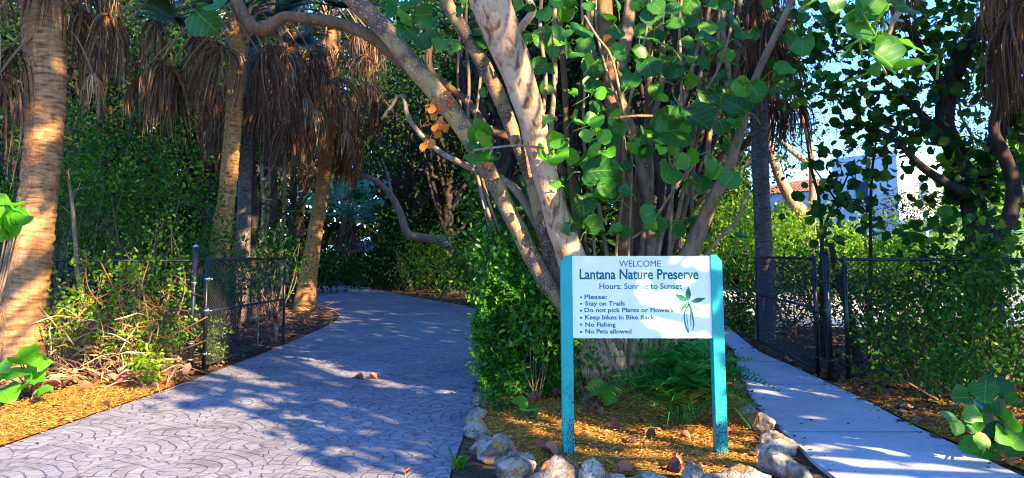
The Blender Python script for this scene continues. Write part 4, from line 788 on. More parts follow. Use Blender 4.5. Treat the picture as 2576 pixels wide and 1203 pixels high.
def leafart(a, b_, w):
    a, b_ = np.array(a, float), np.array(b_, float); d = b_ - a; n = np.array((-d[1], d[0])) / np.linalg.norm(d); s = np.linspace(0, 1, 9)
    pr = w * np.sin(np.pi * s ** .8); art(np.vstack([a + d * s[:, None] + n * pr[:, None], (a + d * s[:, None] - n * pr[:, None])[::-1][1:-1]]))
leafart((985, 372), (988, 303), 13); leafart((980, 372), (924, 338), 13); leafart((998, 375), (1068, 358), 11); leafart((982, 380), (950, 420), 8)
stroke([(996, 380), (1020, 402), (1045, 424)], 2.2, 2.); stroke([(985, 372), (988, 390), (975, 410), (968, 440), (974, 485), (988, 520)], 4, 2.5); stroke([(990, 385), (1001, 410), (1008, 450), (1012, 480), (1008, 507)], 5, 2.5); stroke([(986, 385), (980, 430), (984, 480), (988, 519)], 1.6, 1.2); stroke([(993, 395), (997, 440), (1000, 490)], 2, 1.5)
EM.build('emblem', M['green_art'], BO, smooth=False)
# ------------------------------------------------------------------ chain link fences and gates
def chainlink(b, p0, d, wd, z0, z1, pitch=.06, rad=.003):
    d = nrm(np.array((*d[:2], 0.))); h = z1 - z0; s = pitch / math.sqrt(2) * 2 * .7; segs = []
    for sg in (1, -1):
        for c in np.arange(-h, wd + h, s):
            if sg > 0: a0, a1 = max(0, c), min(wd, c + h); q = [(a0, a0 - c), (a1, a1 - c)]
            else: a0, a1 = max(0, c - h), min(wd, c); q = [(a0, c - a0), (a1, c - a1)]
            if a1 - a0 > .01: segs.append((q, sg))
    n = nrm(np.cross(d, (0, 0, 1.)))
    for q, sg in segs:
        A_, B_ = [np.asarray(p0) + d * x + np.array((0, 0, z0 + y)) + n * .003 * sg for x, y in q]; t = nrm(B_ - A_); m = np.cross(t, n)
        ring = [(n * math.cos(a) + m * math.sin(a)) * rad for a in (0, 2.09, 4.19)]
        b.add([A_ + r_ for r_ in ring] + [B_ + r_ for r_ in ring], [[(0, 1, 4, 3), (1, 2, 5, 4), (2, 0, 3, 5)]])
def bar(b, a, c, r_, sides=10): tube(b, [np.asarray(a, float), np.asarray(c, float)], r_, sides, 1, smooth=False)
def dome(b, c, r_):
    for k in range(3): tube(b, [np.asarray(c) + (0, 0, .012 * k), np.asarray(c) + (0, 0, .012 * (k + 1))], [r_ * (1.12, 1.0, .75)[k], r_ * (1.05, .8, .3)[k]], 12, 1, smooth=False)
def gate_post(label, base, top, r_, bands, zinc_cap):
    t = thing('gate_post', label, 'post', (base[0], base[1], 0)); b = MB(); bar(b, base, top, r_, 16); b.build('pole', M['black_metal'], t)
    b = MB(); dome(b, top, r_); b.build('cap', M['zinc' if zinc_cap else 'black_metal'], t)
    for z in bands:
        f = z / top[2]; c = np.asarray(base) * (1 - f) + np.asarray(top) * f; b = MB(); bar(b, c - (0, 0, .01), c + (0, 0, .01), r_ * 1.12, 16); b.build('band', M['zinc' if zinc_cap else 'black_metal'], t)
    return t
lb = G(477, 940); lt = P(490, 622, lb[1]); lt[0] = (lb[0] + lt[0]) / 2 + .02
gate_post('taller black steel gate post at the edge of the driveway', lb - (0, 0, .05), lt, .036, (.22, .42, 1.17), True)
rb = G(2090, 962); rt = P(2072, 634, rb[1]); rt[0] = (rb[0] + rt[0]) / 2
gate_post('black steel gate post beside the concrete sidewalk', rb - (0, 0, .05), rt, .04, (.3, .75, 1.2), False)
def gate(label, p0, p1, z0, z1, midz, braces, zinc):
    p0, p1 = np.array((*p0[:2], 0.)), np.array((*p1[:2], 0.)); t = thing('swing_gate', label, 'gate', (*p0[:2], 0)); up = lambda p, z: p + np.array((0, 0, z)); d = nrm(p1 - p0); L_ = np.linalg.norm(p1 - p0); r_ = .021
    b = MB(); bar(b, up(p0, z0 - .08), up(p0, z1 + .03), r_ * 1.15); bar(b, up(p1, z0 - .03), up(p1, z1 + .02), r_); bar(b, up(p0 + d * r_, z1), up(p1 - d * r_, z1), r_); bar(b, up(p0 + d * r_, z0), up(p1 - d * r_, z0), r_ * .85); b.build('gate_frame', M['black_metal'], t)
    b = MB(); bar(b, up(p0 + d * r_, midz), up(p1 - d * r_, midz), r_ * .8); b.build('middle_rail', M['black_metal'], t)
    b = MB(); chainlink(b, p0 + d * .02, d, L_ - .04, z0, z1); b.build('chain_link', M['wire'], t, smooth=False)
    for f, za, zb in braces: b = MB(); bar(b, up(p0 + d * L_ * f, za), up(p0 + d * L_ * f, zb), .014, 8); b.build('drop_rod', M['bark_grey'], t)
    for z in (z0 + .14, (z0 + z1) / 2 + .02, z1 - .25):
        h = MB(); bar(h, up(p0, z - .014), up(p0, z + .014), r_ * 1.5); box(h, up(p0, z) - np.array((math.copysign(.05, p0[0]) * -1 * -1, 0, 0)) * 1., (.06, .016, .014)); box(h, up(p0, z + .0) - np.array((math.copysign(.03, p0[0]), 0, 0)), (.014, .018, .06)); h.build('hinge', M['zinc' if zinc else 'black_metal'], t)
gate('wide black chain link gate swung open along the driveway', G(512, 938) - (0, 0, 0), G(712, 872), .1, 1.45, .78, [(.62, .1, .8)], True)
gate('narrow black chain link gate swung open along the sidewalk', G(2058, 948), G(1908, 872), .1, 1.47, .85, [], False)
def fence(label, p0, p1, z1, posts, rail_r=.018, mat='black_metal', wm='wire', z0=.06, mid=False, pitch=.06):
    p0, p1 = np.array((*p0[:2], 0.)), np.array((*p1[:2], 0.)); d = nrm(p1 - p0); L_ = np.linalg.norm(p1 - p0); t = thing('chain_link_fence', label, 'fence', p0)
    b = MB(); bar(b, p0 + (0, 0, z1), p1 + (0, 0, z1), rail_r); b.build('top_rail', M[mat], t)
    if mid:
        for zz in (z1 * .55, .15): b = MB(); bar(b, p0 + (0, 0, zz), p1 + (0, 0, zz), rail_r); b.build('rail', M[mat], t)
    b = MB(); chainlink(b, p0, d, L_, z0, z1, pitch,   .003 if pitch < .07 else .004); b.build('chain_link', M[wm], t, smooth=False)
    for f in posts: b = MB(); bar(b, p0 + d * L_ * f - (0, 0, .05), p0 + d * L_ * f + (0, 0, z1 + .04), rail_r * 1.5); b.build('post', M[mat], t)
fence('black chain link fence running behind the shrubs from the taller gate post', lb + (-.06, .02, 0), (lb[0] - 5, lb[1] + .3), 1.44, (.5, .995))
fence('black chain link fence right of the gate post behind dark shrubs', rb + (.1, 0, 0), (rb[0] + 6, rb[1] + .4), 1.46, (.02, .45, .9))
fence('pale green tennis court fence in the distance right of the gates', (8.4, 15.5), (18, 15.2), 2.0, (.01, .25, .5, .75, .98), .025, 'green_steel', 'green_steel', mid=True, pitch=.1)
# ------------------------------------------------------------------ buildings
def wallbox(b, c0, d, L_, dep, z0, z1):
    d = nrm(np.array((*d, 0.))); n = np.array((d[1], -d[0], 0)); c0 = np.array((*c0[:2], 0.)); pts = np.array([c0, c0 + d * L_, c0 + d * L_ + n * dep, c0 + n * dep])[:, :2]; prism(b, pts, z0, z1); return d, n, pts
cA = P(2265, 600, 42); B1 = thing('apartment_building', 'tall white stucco building with blue shaded side behind the sea grape', 'building', (cA[0], cA[1], 0))
b = MB(); dl, nl_, pts = wallbox(b, cA, (-.5, .87), 4.2, 4.2, -.1, 7.0); b.build('wall', M['white_wall'], B1, smooth=False)
def hip(b, pts, z0, h, ov=.5):
    c = pts.mean(0); q = pts + nrm(pts - c) * ov * 1.4
    e = [q[0] * .5 + q[3] * .5, q[1] * .5 + q[2] * .5]
    if np.linalg.norm(q[0] - q[1]) > np.linalg.norm(q[1] - q[2]): r0, r1 = e[0] * .72 + e[1] * .28, e[0] * .28 + e[1] * .72
    else:
        e = [q[0] * .5 + q[1] * .5, q[2] * .5 + q[3] * .5]; r0, r1 = e[0] * .72 + e[1] * .28, e[0] * .28 + e[1] * .72; q = np.roll(q, -1, 0); r0, r1 = r1, r0; q = np.array([q[1], q[2], q[3], q[0]]); q = np.roll(q, -2, 0); r0, r1 = r1, r0
    V = np.vstack([np.c_[q, np.full(4, z0)], [[*r0, z0 + h], [*r1, z0 + h]]]); b.add(V, [[(0, 3, 4), (1, 5, 2)], [(0, 4, 5, 1), (3, 2, 5, 4)], [(0, 1, 2, 3)]])
b = MB(); prism(b, pts.mean(0) + (pts - pts.mean(0)) * 1.03, 7.02, 7.3); b.build('roof', M['white_wall'], B1, smooth=False)
def windows(root, c0, d, n_out, lst):
    for (s, z, ww, hh) in lst:
        c = np.array((*c0[:2], 0.)) + d * s + np.array((0, 0, z)); rot = np.array([d, n_out, (0, 0, 1)]).T
        b = MB(); box(b, c + n_out * .04, (ww, .08, hh), rot=rot); wd = b.build('window', M['trim'], root, smooth=False)
        b = MB(); box(b, c + n_out * .075, (ww * .82, .03, hh * .84), rot=rot); b.build('pane', M['window'], wd, smooth=False)
windows(B1, cA, dl, -nl_ * -1 if nl_[1] < 0 else -nl_, [(2.2, 5.1, 1., 1.5), (2.2, 2., 1., 1.5)])
windows(B1, cA, -nl_ if nl_[1] < 0 else nl_, -dl, [(2.2, 5., 1., 1.5), (2.2, 2., 1., 1.5)])
cB = P(2110, 600, 50.5); B2 = thing('house', 'low white house with red tiled roof left of the tall building', 'house', (cB[0], cB[1], 0))
b = MB(); d2, n2, pts = wallbox(b, cB, (-.55, .83), 7.5, 4., -.1, 5.9); b.build('wall', M['white_wall'], B2, smooth=False)
b = MB(); hip(b, pts, 5.92, 1.0, .25); b.build('roof', M['tile'], B2, smooth=False)
windows(B2, cB, d2, n2 if n2[0] < 0 else -n2, [(3.6, 3.6, .9, 1.3), (5.6, 3.6, .9, 1.3)])
cC = P(2640, 600, 34); B3 = thing('house', 'white wall of a house glimpsed past the dark sea grape trunks', 'house', (cC[0], cC[1], 0))
b = MB(); d3, n3, pts = wallbox(b, cC, (-.4, .9), 4, 9, -.1, 5.2); b.build('wall', M['white_wall'], B3, smooth=False)
b = MB(); hip(b, pts, 5.22, 1.2); b.build('roof', M['tile'], B3, smooth=False)
# park shelter at the end of the drive
cS = P(905, 700, 46); PV = thing('park_shelter', 'small open shelter with grey shingled roof beyond the far palms', 'shelter', (cS[0], cS[1], 0))
for dx_ in (-1., 1.):
    for dy_ in (-1., 1.): b = MB(); bar(b, cS * (1, 1, 0) + (dx_, dy_, 0), cS * (1, 1, 0) + (dx_, dy_, 1.7), .07, 8); b.build('post', M['bark_dark'], PV)
b = MB(); hip(b, np.array([(cS[0] - 1.1, cS[1] - 1.1), (cS[0] + 1.1, cS[1] - 1.1), (cS[0] + 1.1, cS[1] + 1.1), (cS[0] - 1.1, cS[1] + 1.1)]), 1.7, .65, .3); b.build('roof', M['shingle'], PV, smooth=False)
# ------------------------------------------------------------------ undergrowth on the left
def at(u, v, D): return P(u, v, D)
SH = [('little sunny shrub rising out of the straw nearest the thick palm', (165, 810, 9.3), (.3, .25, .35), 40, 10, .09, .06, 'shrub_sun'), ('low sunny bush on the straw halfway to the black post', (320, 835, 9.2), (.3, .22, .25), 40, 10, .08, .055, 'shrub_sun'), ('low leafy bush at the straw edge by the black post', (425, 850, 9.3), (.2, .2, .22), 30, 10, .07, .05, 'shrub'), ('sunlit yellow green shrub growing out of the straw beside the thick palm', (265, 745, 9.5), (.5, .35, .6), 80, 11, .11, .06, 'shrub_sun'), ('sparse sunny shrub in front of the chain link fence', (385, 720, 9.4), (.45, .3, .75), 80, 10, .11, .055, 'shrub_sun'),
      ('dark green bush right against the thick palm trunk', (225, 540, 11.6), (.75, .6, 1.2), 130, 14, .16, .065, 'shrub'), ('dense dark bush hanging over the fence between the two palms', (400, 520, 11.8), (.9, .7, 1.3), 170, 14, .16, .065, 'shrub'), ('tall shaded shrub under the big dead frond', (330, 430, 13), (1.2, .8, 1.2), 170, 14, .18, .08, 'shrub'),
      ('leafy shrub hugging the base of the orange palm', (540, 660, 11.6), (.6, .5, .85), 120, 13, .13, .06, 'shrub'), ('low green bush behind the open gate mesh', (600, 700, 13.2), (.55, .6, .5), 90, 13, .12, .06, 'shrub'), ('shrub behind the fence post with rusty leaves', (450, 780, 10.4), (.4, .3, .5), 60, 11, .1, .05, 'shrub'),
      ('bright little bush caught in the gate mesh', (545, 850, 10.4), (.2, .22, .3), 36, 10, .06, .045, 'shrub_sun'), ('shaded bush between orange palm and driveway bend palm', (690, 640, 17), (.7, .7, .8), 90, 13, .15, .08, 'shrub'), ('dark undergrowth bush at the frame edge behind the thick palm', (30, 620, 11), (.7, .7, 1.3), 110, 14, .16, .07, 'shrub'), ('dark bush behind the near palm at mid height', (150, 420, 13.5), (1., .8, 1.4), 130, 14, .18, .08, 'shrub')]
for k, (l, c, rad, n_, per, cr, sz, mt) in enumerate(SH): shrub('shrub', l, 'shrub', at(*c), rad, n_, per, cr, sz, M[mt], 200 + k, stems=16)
# thin stems
def stem_tree(label, pts, D, rad, mat, seed, name='young_tree', leaves=None, lmat='shrub', branches=5):
    r = np.random.default_rng(seed); P_ = [P(u, v, D) for u, v in pts]; base = P_[0] * (1, 1, 0); P_[0] = base - (0, 0, .05); t = thing(name, label, 'tree', base); s = MB(); p = tube(s, P_, rad, 8, 7, .05, r)
    b = MB(); rr = rad[-1] if hasattr(rad, '__len__') else rad
    for k in range(branches):
        a = p[int(len(p) * r.uniform(.35, .98)) - 1]; q = a + r.normal(0, .35, 3) * (1, .7, 1) + (0, 0, .25); tube(s, [a, a * .5 + q * .5 + r.normal(0, .06, 3), q], [rr * .6, rr * .4, rr * .15], 5, 4)
        if leaves: cloud(r, q, (.22, .22, .18), leaves, 9, .1, .075, b)
    s.build('trunk', M[mat], t)
    if leaves: b.build('crown', M[lmat], t)
stem_tree('tan sapling with bare stem beside the thick palm', [(228, 850), (212, 770), (196, 690), (190, 620), (182, 520), (170, 430)], 9.7, [.04, .035, .03, .028, .022, .015], 'bark_stem', 230, leaves=3)
for k, (u, D) in enumerate(((640, 16), (660, 18.5), (688, 17.2), (712, 19), (735, 22), (672, 21))):
    stem_tree(['thin bare trunk just right of the orange palm', 'pale thin trunk second behind the open gate', 'slim dark trunk behind the middle of the gate', 'thin leaning trunk near the far end of the gate', 'thin trunk beside the driveway bend palm', 'slimmest trunk in the shade behind the gate'][k],
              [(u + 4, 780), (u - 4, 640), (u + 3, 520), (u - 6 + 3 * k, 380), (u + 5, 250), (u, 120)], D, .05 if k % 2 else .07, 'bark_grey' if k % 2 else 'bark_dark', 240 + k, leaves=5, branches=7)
# dry straw, sticks and palm litter on the left
b = MB(); r = np.random.default_rng(250)
for k in range(600):
    q = np.array(G(r.uniform(-60, 430), r.uniform(870, 985))); q[2] = r.uniform(.0, .12) if k % 3 else r.uniform(.05, .3); a = r.uniform(0, 6.283); l = r.uniform(.15, .6); d = np.array((math.cos(a), math.sin(a) * .8, r.normal(.05, .35)))
    strip(b, q, np.array([nrm(d + (0, 0, .35)) * l * .35, nrm(d) * l * .35, nrm(d - (0, 0, .6)) * l * .3]), r.uniform(.004, .016), r.uniform(0, 1), r.uniform(0, 3))
for k in range(240):
    u, v = r.uniform(90, 400), r.uniform(790, 930); q = P(u, v, r.uniform(8.9, 9.9)); q[2] = max(q[2], .05); l = r.uniform(.15, .5); d = nrm(np.array((r.normal(0, .8), r.normal(0, .5), r.uniform(.0, .9))))
    strip(b, q - d * l * .3, np.array([d * l * .3, nrm(d + r.normal(0, .12, 3)) * l * .3, nrm(d + r.normal(0, .2, 3) - (0, 0, .3)) * l * .3]), r.uniform(.003, .01), r.uniform(.2, 1), r.uniform(0, 3))
tag(b.build('dry_straw', M['straw']), 'heap of dry palm straw and leaves in the sun around the thick palm', None, None, 'stuff')
b = MB()
for k in range(60):
    q = P(r.uniform(190, 480), r.uniform(700, 890), r.uniform(9., 9.9)); q[2] = max(.05, q[2]); d = nrm(np.array((r.normal(0, .8), r.normal(0, .3), r.normal(.3, .4)))); l = r.uniform(.4, 1.1)
    tube(b, [q - d * l * .5, q + r.normal(0, .05, 3), q + d * l * .5], [.009, .007, .003], 5, 4)
tag(b.build('dead_twigs', M['straw']), 'tangle of dry bare twigs in front of the fence', None, None, 'stuff')
b = MB()
for k in range(500):
    q = np.array((r.uniform(-9, -4.2), r.uniform(9.5, 20), r.uniform(.02, .25))); a = r.uniform(0, 6.283); d = np.array((math.cos(a), math.sin(a), r.normal(.05, .25))); l = r.uniform(.3, .9)
    if inpoly(q[None, :2], DRV)[0]: continue
    tube(b, [q - d * l * .5, q + r.normal(0, .05, 3), q + d * l * .5], [.01, .008, .004], 4, 3)
tag(b.build('dead_twigs', M['twig']), 'brown brushwood lying behind the open gate', None, None, 'stuff')
b = MB(); n = 420; q = np.array([G(r.uniform(-40, 470), r.uniform(850, 985)) for k in range(n)]); q[:, 2] = r.uniform(.03, .22, n); a = r.uniform(0, 6.283, n)
inst(b, CURL, q, np.c_[np.cos(a), np.sin(a), r.normal(0, .4, n)], r.normal(0, .6, (n, 3)) + (0, -.3, .8), r.uniform(.06, .17, n), r.uniform(.2, 1, n)); tag(b.build('dry_leaves', M['fallen']), 'orange dry leaves strewn through the straw', None, None, 'stuff')
b = MB(); ed = np.vstack([curve2(Lp, 14)[8:], curve2(Rp, 14)[:-6], curve2(wl_, 10), curve2(wr_, 10)]); n = 900; q = ed[r.integers(len(ed), size=n)] + r.normal(0, .16, (n, 2)) * r.uniform(0, 1, (n, 1)); q = np.vstack([q, np.c_[r.uniform(-4, 3.4, 130), r.uniform(5, 22, 130)]]); n = len(q); a = r.uniform(0, 6.283, n)
z = np.where(inpoly(q, WALK), .034, .016); k = inpoly(q, WALK) | inpoly(q, DRV); inst(b, CURL, np.c_[q, z][k], np.c_[np.cos(a), np.sin(a), 0 * a][k], (r.normal(0, .25, (n, 3)) + (0, 0, 1))[k], r.uniform(.012, .05, n)[k], r.uniform(0, 1, n)[k]); tag(b.build('paving_debris', M['litter']), 'bits of dry leaf along the paving edges', None, None, 'stuff')
# ------------------------------------------------------------------ middle distance
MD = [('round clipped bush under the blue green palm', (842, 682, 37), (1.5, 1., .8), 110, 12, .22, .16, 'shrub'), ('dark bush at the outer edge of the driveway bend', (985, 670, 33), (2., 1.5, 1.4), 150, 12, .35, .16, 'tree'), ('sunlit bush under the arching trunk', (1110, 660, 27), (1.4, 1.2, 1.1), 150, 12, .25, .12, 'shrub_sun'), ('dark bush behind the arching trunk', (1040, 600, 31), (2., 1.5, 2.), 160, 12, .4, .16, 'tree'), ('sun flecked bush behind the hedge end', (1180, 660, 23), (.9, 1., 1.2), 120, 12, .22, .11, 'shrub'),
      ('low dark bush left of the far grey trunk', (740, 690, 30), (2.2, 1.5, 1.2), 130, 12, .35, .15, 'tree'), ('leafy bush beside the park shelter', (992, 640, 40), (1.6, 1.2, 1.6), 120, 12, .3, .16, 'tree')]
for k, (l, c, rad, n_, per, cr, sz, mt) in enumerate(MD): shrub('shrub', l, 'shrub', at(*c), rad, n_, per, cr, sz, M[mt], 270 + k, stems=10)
s = MB(); ap = [P(u, v, 24) for u, v in ((1235, 790), (1198, 720), (1165, 660), (1120, 612), (1065, 598), (1025, 588), (1010, 545), (985, 495), (950, 458), (910, 440))]; ap[0][2] = -.05; ab = ap[0] * (1, 1, 0)
t = thing('arching_tree', 'bare crooked trunk arching over the right edge of the driveway', 'tree', ab); tube(s, ap, [.17, .16, .14, .13, .14, .14, .12, .11, .09, .07], 10, 7, .05, r); tube(s, [P(985, 495, 24), P(975, 440, 24.5), P(960, 400, 25)], [.06, .05, .03], 7, 5); tube(s, [P(1210, 740, 24), P(1150, 650, 24.6), P(1110, 560, 25)], [.09, .07, .04], 7, 5); s.build('trunk', M['bark_stem'], t)
b = MB(); cloud(r, P(940, 400, 25), (1.2, 1., .8), 40, 12, .25, .12, b); b.build('crown', M['tree'], t)
# ------------------------------------------------------------------ right side
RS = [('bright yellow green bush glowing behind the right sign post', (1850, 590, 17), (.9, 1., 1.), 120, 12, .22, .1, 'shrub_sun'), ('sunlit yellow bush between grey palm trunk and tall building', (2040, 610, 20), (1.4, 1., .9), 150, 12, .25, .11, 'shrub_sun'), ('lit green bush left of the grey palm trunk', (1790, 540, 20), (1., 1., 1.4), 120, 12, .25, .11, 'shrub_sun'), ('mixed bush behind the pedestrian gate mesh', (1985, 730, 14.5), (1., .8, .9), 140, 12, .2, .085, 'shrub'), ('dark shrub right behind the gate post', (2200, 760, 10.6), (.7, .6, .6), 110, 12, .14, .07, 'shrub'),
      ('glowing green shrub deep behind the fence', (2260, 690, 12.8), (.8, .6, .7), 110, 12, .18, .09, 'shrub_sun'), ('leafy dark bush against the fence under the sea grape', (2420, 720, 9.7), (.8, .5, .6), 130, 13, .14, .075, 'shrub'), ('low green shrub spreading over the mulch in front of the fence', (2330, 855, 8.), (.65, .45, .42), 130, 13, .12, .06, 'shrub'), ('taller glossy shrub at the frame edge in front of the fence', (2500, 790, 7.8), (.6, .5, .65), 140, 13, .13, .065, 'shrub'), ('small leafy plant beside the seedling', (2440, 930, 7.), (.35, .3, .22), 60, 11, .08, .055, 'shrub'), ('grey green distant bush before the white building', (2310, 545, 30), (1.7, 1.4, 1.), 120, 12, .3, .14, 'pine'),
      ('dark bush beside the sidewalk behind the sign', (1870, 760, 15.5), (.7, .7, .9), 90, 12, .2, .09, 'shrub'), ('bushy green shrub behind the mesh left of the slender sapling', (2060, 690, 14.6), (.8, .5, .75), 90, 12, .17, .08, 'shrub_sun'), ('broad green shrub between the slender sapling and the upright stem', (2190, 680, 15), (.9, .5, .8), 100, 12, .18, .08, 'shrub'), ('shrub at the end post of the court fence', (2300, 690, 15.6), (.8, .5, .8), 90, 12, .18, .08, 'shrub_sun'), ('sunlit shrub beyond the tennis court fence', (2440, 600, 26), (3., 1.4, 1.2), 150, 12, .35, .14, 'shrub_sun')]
for k, (l, c, rad, n_, per, cr, sz, mt) in enumerate(RS): shrub('shrub', l, 'shrub', at(*c), rad, n_, per, cr, sz, M[mt], 300 + k, stems=12)
# big dark sea grape on the right
r = np.random.default_rng(330); rg = at(2470, 600, 11) * (1, 1, 0); t = thing('sea_grape_tree', 'dark forked sea grape tree silhouetted right of the white building', 'tree', rg); s = MB(); Q = lambda l, D=11: [P(u, v, D) for u, v in l]
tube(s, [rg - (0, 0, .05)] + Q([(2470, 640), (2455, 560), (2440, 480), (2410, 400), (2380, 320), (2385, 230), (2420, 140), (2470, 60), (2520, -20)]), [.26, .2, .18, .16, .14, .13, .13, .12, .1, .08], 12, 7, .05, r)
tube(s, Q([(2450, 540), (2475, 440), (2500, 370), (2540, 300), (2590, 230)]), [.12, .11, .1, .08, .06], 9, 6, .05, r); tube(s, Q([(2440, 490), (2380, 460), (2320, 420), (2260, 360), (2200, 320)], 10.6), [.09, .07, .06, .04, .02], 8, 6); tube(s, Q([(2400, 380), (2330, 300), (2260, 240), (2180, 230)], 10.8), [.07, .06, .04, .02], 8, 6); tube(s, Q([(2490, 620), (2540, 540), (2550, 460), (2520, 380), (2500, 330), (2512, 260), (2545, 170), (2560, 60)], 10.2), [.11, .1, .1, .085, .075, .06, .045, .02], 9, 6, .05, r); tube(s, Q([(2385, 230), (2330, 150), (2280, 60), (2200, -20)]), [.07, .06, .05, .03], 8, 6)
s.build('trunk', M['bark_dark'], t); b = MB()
def gcl(lst, D, n_, cr, rad=.2):
    for (u, v, ru, rv) in lst:
        c = P(u, v, D); n = n_; pos = c + r.normal(size=(n, 3)) * np.array((ru * D / F, .45, rv * D / F)) * .55
        inst(b, ROUND[int(r.integers(4))], pos, r.normal(size=(n, 3)), r.normal(size=(n, 3)) * .7 + (0, -.3, .8), rad * r.uniform(.6, 1.1, n), r.uniform(0, 1, n))
gcl([(2130, 250, 70, 60), (2200, 280, 80, 60), (2270, 290, 90, 60), (2330, 330, 80, 60), (2150, 330, 80, 40), (2260, 350, 80, 40), (2350, 200, 90, 60), (2430, 230, 80, 80), (2500, 200, 90, 80), (2380, 120, 80, 60), (2470, 90, 90, 60), (2550, 130, 60, 100), (2430, 380, 70, 60), (2520, 420, 70, 60), (2560, 330, 50, 80), (2400, 490, 60, 40), (2550, 520, 60, 50), (2200, 130, 80, 50), (2290, 60, 90, 50), (2130, 60, 70, 60), (2400, 20, 90, 50), (2550, 20, 80, 60), (2060, 100, 50, 60)], 11, 46, .3, .17)
gcl([(2050, 150, 60, 50), (2000, 50, 60, 40), (2100, 210, 60, 40), (2160, 20, 70, 40), (2020, 240, 40, 30), (2250, 130, 80, 60), (2320, 40, 80, 50), (2180, 190, 70, 40), (2310, 200, 80, 50)], 11.4, 30, .3, .16)
gcl([(2400, 430, 60, 40), (2480, 480, 60, 50)], 10.8, 40, .3, .15); gcl([(2230, 390, 90, 16), (2120, 380, 60, 16)], 10.8, 14, .3, .15)
gcl([(2380, 560, 80, 40), (2470, 620, 90, 50), (2550, 640, 60, 60), (2320, 620, 60, 40), (2450, 690, 90, 40)], 9.6, 34, .3, .15)
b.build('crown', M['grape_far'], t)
stem_tree('slender dark sapling with round leaves right of the gate post', [(2068, 860), (2066, 700), (2068, 600), (2060, 500), (2040, 420), (2030, 350)], 11.6, [.04, .035, .03, .025, .02, .012], 'bark_dark', 340, branches=4)
stem_tree('thin upright stem crossing the tall white building', [(2185, 860), (2190, 700), (2190, 560), (2192, 460), (2200, 380), (2215, 300)], 11.2, [.035, .03, .026, .022, .018, .01], 'bark_dark', 341, branches=3)
stem_tree('leaning dark trunk in the shade by the right fence', [(2160, 860), (2130, 770), (2105, 690), (2090, 610)], 10.8, [.07, .06, .05, .04], 'bark_dark', 342, branches=3)
b = MB(); r = np.random.default_rng(345); hb = at(2068, 600, 11.3) * (1, 1, 0); t = thing('sea_grape_sapling', 'round leaved sapling hanging before the white wall', 'tree', hb); s = MB()
tube(s, [hb - (0, 0, .05), P(2066, 640, 11.3), P(2085, 540, 11.3), P(2120, 470, 11.3), P(2150, 400, 11.3)], [.03, .025, .02, .015, .008], 7, 6); tube(s, [P(2080, 550, 11.3), P(2140, 500, 11.2), P(2200, 540, 11.1)], [.015, .012, .006], 6, 5); tube(s, [P(2100, 500, 11.3), P(2060, 440, 11.3), P(2030, 400, 11.3)], [.015, .012, .006], 6, 5)
for (u, v, n) in ((2090, 480, 12), (2110, 430, 12), (2140, 460, 12), (2160, 500, 12), (2200, 480, 10), (2230, 430, 10), (2080, 600, 12), (2090, 550, 10), (2180, 540, 10), (2060, 420, 10), (2120, 520, 8), (2210, 560, 8), (2240, 480, 8), (2010, 540, 6), (2050, 480, 6)):
    pos = P(u, v, 11.3) + r.normal(size=(n, 3)) * (.14, .2, .13); inst(b, ROUND[n % 4], pos, r.normal(size=(n, 3)), r.normal(size=(n, 3)) * .6 + (0, -.6, .5), r.uniform(.09, .19, n), r.uniform(0, 1, n))
s.build('trunk', M['bark_dark'], t); b.build('crown', M['grape_far'], t)
# feathery pale tree in the sky gap
r = np.random.default_rng(350); fb = at(2060, 700, 24) * (1, 1, 0); t = thing('feathery_tree', 'feathery tree with pale lit trunk against the blue sky', 'tree', fb); s = MB()
tube(s, [fb - (0, 0, .1), P(2040, 580, 24), P(1990, 500, 24), P(1955, 430, 24), P(1935, 350, 24), P(1945, 250, 24), P(1930, 150, 24)], [.3, .24, .2, .14, .1, .07, .03], 10, 6, .05, r); tube(s, [P(2040, 590, 24), P(2045, 450, 24), P(2030, 330, 24), P(2005, 270, 24), P(2000, 200, 24)], [.14, .12, .09, .07, .04], 8, 6, .05, r); tube(s, [P(2042, 420, 24), P(1980, 370, 24), P(1945, 340, 24)], [.1, .08, .05], 8, 6)
s.build('trunk', M['bark_stem'], t); b = MB()
for (u, v, ru, rv) in ((1990, 280, 70, 20), (2080, 320, 90, 24), (2180, 370, 90, 24), (2000, 400, 60, 22), (2100, 250, 80, 30), (1980, 220, 60, 26), (2040, 170, 90, 34), (2120, 140, 110, 34), (2240, 300, 90, 24), (1960, 130, 70, 40), (2060, 60, 90, 40)):
    cloud(r, P(u, v, 24), (ru * 24 / F, .8, rv * 24 / F), 20, 14, .16, .08, b, shell=.1, up=.2)
b.build('crown', M['pine'], t)
# ------------------------------------------------------------------ the foreground branch and shade trees
def shade_tree(label, base, crowns, seed, tr=.28, size=.24, per=11, extra=None, den=1.):
    r = np.random.default_rng(seed); base = np.array(base, float); t = thing('sea_grape_tree', label, 'tree', base); b, s = MB(), MB(); ctr = np.mean([c[0] for c in crowns], 0); top = base * .25 + np.asarray(ctr, float) * .75
    p = tube(s, [base - (0, 0, .1), base + (.1, 0, 1.2), base * .5 + top * .5 + (0, .2, 0), top], [tr * 1.2, tr, tr * .8, tr * .5], 10, 6, .05, r)
    for c, rad, n in crowns:
        cc = cloud(r, c, rad, int(n * den), per, .32, size, b, ROUND[0], .7, .2)
        for q in cc[::9]: a = p[int(len(p) * r.uniform(.5, .99)) - 1]; tube(s, [a, a * .5 + q * .5 + r.normal(0, .2, 3), q], [tr * .35, tr * .2, tr * .05], 5, 4)
    if extra: extra(s, b)
    s.build('trunk', M['bark_grey'], t); b.build('crown', M['grape_far'], t); return t
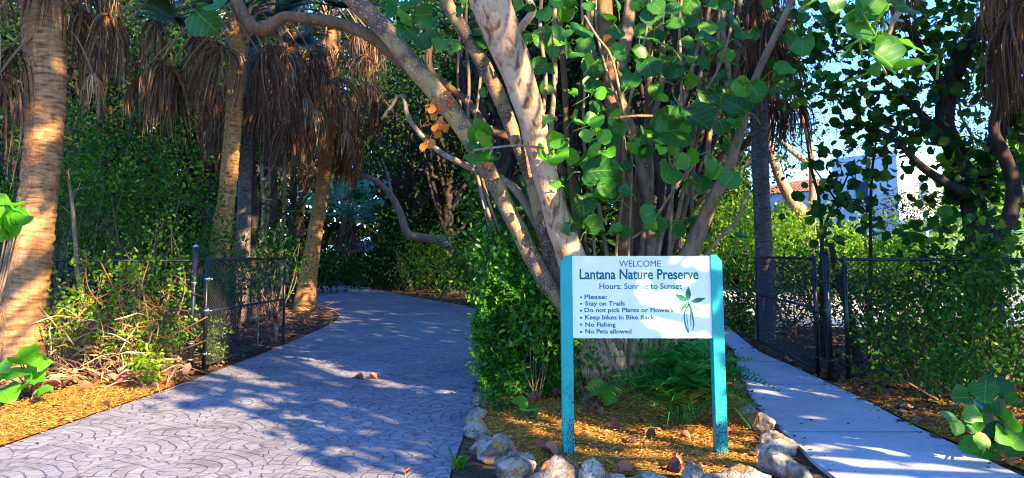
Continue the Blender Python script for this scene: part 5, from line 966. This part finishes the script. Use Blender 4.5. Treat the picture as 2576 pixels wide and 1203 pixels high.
def fore(s, b_): tube(s, [np.array((7.6, 2.4, 3.2)), np.array((5., 2.2, 3.1)), P(2420, -120, 3.3), P(2270, 20, 3.2), P(2235, 90, 3.15)], [.08, .05, .025, .014, .008], 7, 6)
st1 = shade_tree('sea grape tree whose leafy branch hangs over the sidewalk', (8., 2.6, 0), [((7.3, 1.0, 4.5), (2.2, 2.2, 1.5), 34), ((5.9, 2.6, 5.3), (1.3, 1.1, 1.4), 28), ((5.2, .4, 4.6), (1.0, 1.1, 1.6), 9), ((4.6, -.1, 4.5), (.75, .8, 1.7), 13), ((8.2, 1.4, 4.6), (2.4, 2.2, 2.2), 34), ((7.6, 1.3, 3.2), (1.5, 1.5, .9), 24)], 450, extra=fore)
b = MB(); hold = rs; 
grape([(430, 20, 90), (560, 60, 160), (550, 140, 140), (610, 180, 110), (660, 290, 190), (810, 335, 160), (700, 330, 120), (760, 30, 160), (690, 190, 70), (640, 350, 70), (500, 90, 110), (620, 20, 120)], *S4, 3.2, b, 0, spread=.3, face=(.1, -.6, .5))
b.build('leaves', M['grape'], st1); b = MB()
grape([(685, 105, 150), (810, 235, 175), (590, 215, 140), (640, 60, 90)], *S4, 3.25, b, .2, spread=.3, face=(.2, -.3, .8)); b.build('leaves', M['grape_lit'], st1)
shade_tree('spreading shade tree along the roadside behind the viewer', (1.5, -7.5, 0), [((4.6, -4.4, 12.), (3.4, 3.4, 1.9), 190), ((2.2, -6., 11.8), (2.6, 2.6, 1.8), 100), ((6.5, -2.5, 10.), (1.7, 1.7, 1.6), 80)], 402, .35)
shade_tree('broad shade tree beyond the sidewalk outside the view', (10.5, 3.6, 0), [((10.3, 3.4, 5.2), (2.8, 2.6, 3.), 105), ((12.5, 5.5, 6), (2.6, 2.6, 3), 80), ((8.3, 5.3, 6.9), (2.2, 2.2, 2.), 110), ((6.4, 3.9, 5.6), (1.3, 1.3, 1.9), 60)], 403, .3)
shade_tree('tall shade tree beside the side fence outside the view', (13.5, 8.5, 0), [((8.6, 3.4, 14.2), (3.6, 3.2, 2.6), 190), ((11.4, 6.6, 13.4), (2.8, 2.6, 2.4), 110), ((12.5, 8.5, 8.), (3., 2.6, 3.), 120), ((10., 6.2, 9.), (2.2, 2.2, 2.2), 60)], 404, .3)
shade_tree('tall unseen shade tree added to darken the woods on the left', (8.5, -5, 0), [((6.8, -.4, 13.6), (3., 2.6, 2.4), 150)], 405, .3)  # added out of view; its high crown keeps sun off the background
# ------------------------------------------------------------------ forest trees
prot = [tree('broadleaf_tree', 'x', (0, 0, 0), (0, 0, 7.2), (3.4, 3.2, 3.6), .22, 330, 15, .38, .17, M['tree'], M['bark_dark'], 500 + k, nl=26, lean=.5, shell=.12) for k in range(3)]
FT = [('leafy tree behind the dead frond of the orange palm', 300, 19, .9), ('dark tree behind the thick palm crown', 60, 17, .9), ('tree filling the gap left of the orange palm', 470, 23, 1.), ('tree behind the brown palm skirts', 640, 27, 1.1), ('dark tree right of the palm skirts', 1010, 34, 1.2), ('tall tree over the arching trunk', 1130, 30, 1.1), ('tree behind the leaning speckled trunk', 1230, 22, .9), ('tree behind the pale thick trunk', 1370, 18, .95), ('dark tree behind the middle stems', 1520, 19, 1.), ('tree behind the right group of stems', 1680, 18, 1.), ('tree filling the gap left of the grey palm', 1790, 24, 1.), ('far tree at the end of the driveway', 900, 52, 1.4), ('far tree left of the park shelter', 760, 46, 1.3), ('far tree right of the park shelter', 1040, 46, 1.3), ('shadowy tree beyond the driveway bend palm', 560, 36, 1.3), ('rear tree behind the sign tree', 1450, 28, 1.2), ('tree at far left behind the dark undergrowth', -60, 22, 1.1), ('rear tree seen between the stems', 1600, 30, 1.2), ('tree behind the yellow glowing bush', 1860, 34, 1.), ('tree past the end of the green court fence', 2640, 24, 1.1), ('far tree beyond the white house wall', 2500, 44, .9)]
for k, (l, u, D, s_) in enumerate(FT):
    loc = P(u, 640, D) * (1, 1, 0); rz = k * 1.7
    if k < 3: prot[k].location = tuple(loc); prot[k].rotation_euler = (0, 0, rz); prot[k].scale = (s_,) * 3; prot[k]['label'] = l; prot[k]['group'] = 'broadleaf trees of the preserve'
    else: copy_tree(prot[k % 3], loc, rz, s_, l, 'broadleaf trees of the preserve')
def woods(label, seed, n, d0, d1, us, hs, s0, s1):
    b = MB(); r = np.random.default_rng(seed); uu = r.uniform(us[0], us[-1], n); DD = r.uniform(d0, d1, n); x = (uu - 1288) / F * DD
    z = np.interp(uu, us, hs) * r.uniform(0, 1, n) * (1 + .15 * np.sin(uu * .03))
    k = ~inpoly(np.c_[x, DD], DRV)
    inst(b, SMALL, np.c_[x, DD, z][k], r.normal(size=(k.sum(), 3)), (r.normal(size=(n, 3)) + (0, -.5, .3))[k], r.uniform(s0, s1, n)[k], r.uniform(0, 1, n)[k])
    tag(b.build('woods', M['tree'], loc=(0, d0, 0)), label, None, None, 'stuff')
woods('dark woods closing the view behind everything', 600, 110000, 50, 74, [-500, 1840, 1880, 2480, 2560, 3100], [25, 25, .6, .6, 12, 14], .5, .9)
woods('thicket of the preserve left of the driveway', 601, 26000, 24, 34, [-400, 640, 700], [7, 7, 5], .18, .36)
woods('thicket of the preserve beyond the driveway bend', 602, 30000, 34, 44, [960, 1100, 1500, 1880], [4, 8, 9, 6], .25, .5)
b = MB(); r = np.random.default_rng(610); n = 16000; uu = r.uniform(1860, 2720, n); DD = r.uniform(30, 37, n)
z = np.interp(uu, [1860, 1980, 2040, 2345, 2400, 2450, 2720], [4.5, 3.2, 2.4, 2.2, 5., 6.5, 6.5]) * r.uniform(0, 1, n) * (1 + .2 * np.sin(uu * .045))
inst(b, SMALL, np.c_[(uu - 1288) / F * DD, DD, z], r.normal(size=(n, 3)), r.normal(size=(n, 3)) + (0, -.5, .3), r.uniform(.14, .32, n), r.uniform(0, 1, n))
tag(b.build('shrubbery', M['shrub_sun'], loc=(14, 33, 0)), 'sunlit mass of yellow green bushes before the buildings', None, None, 'stuff')
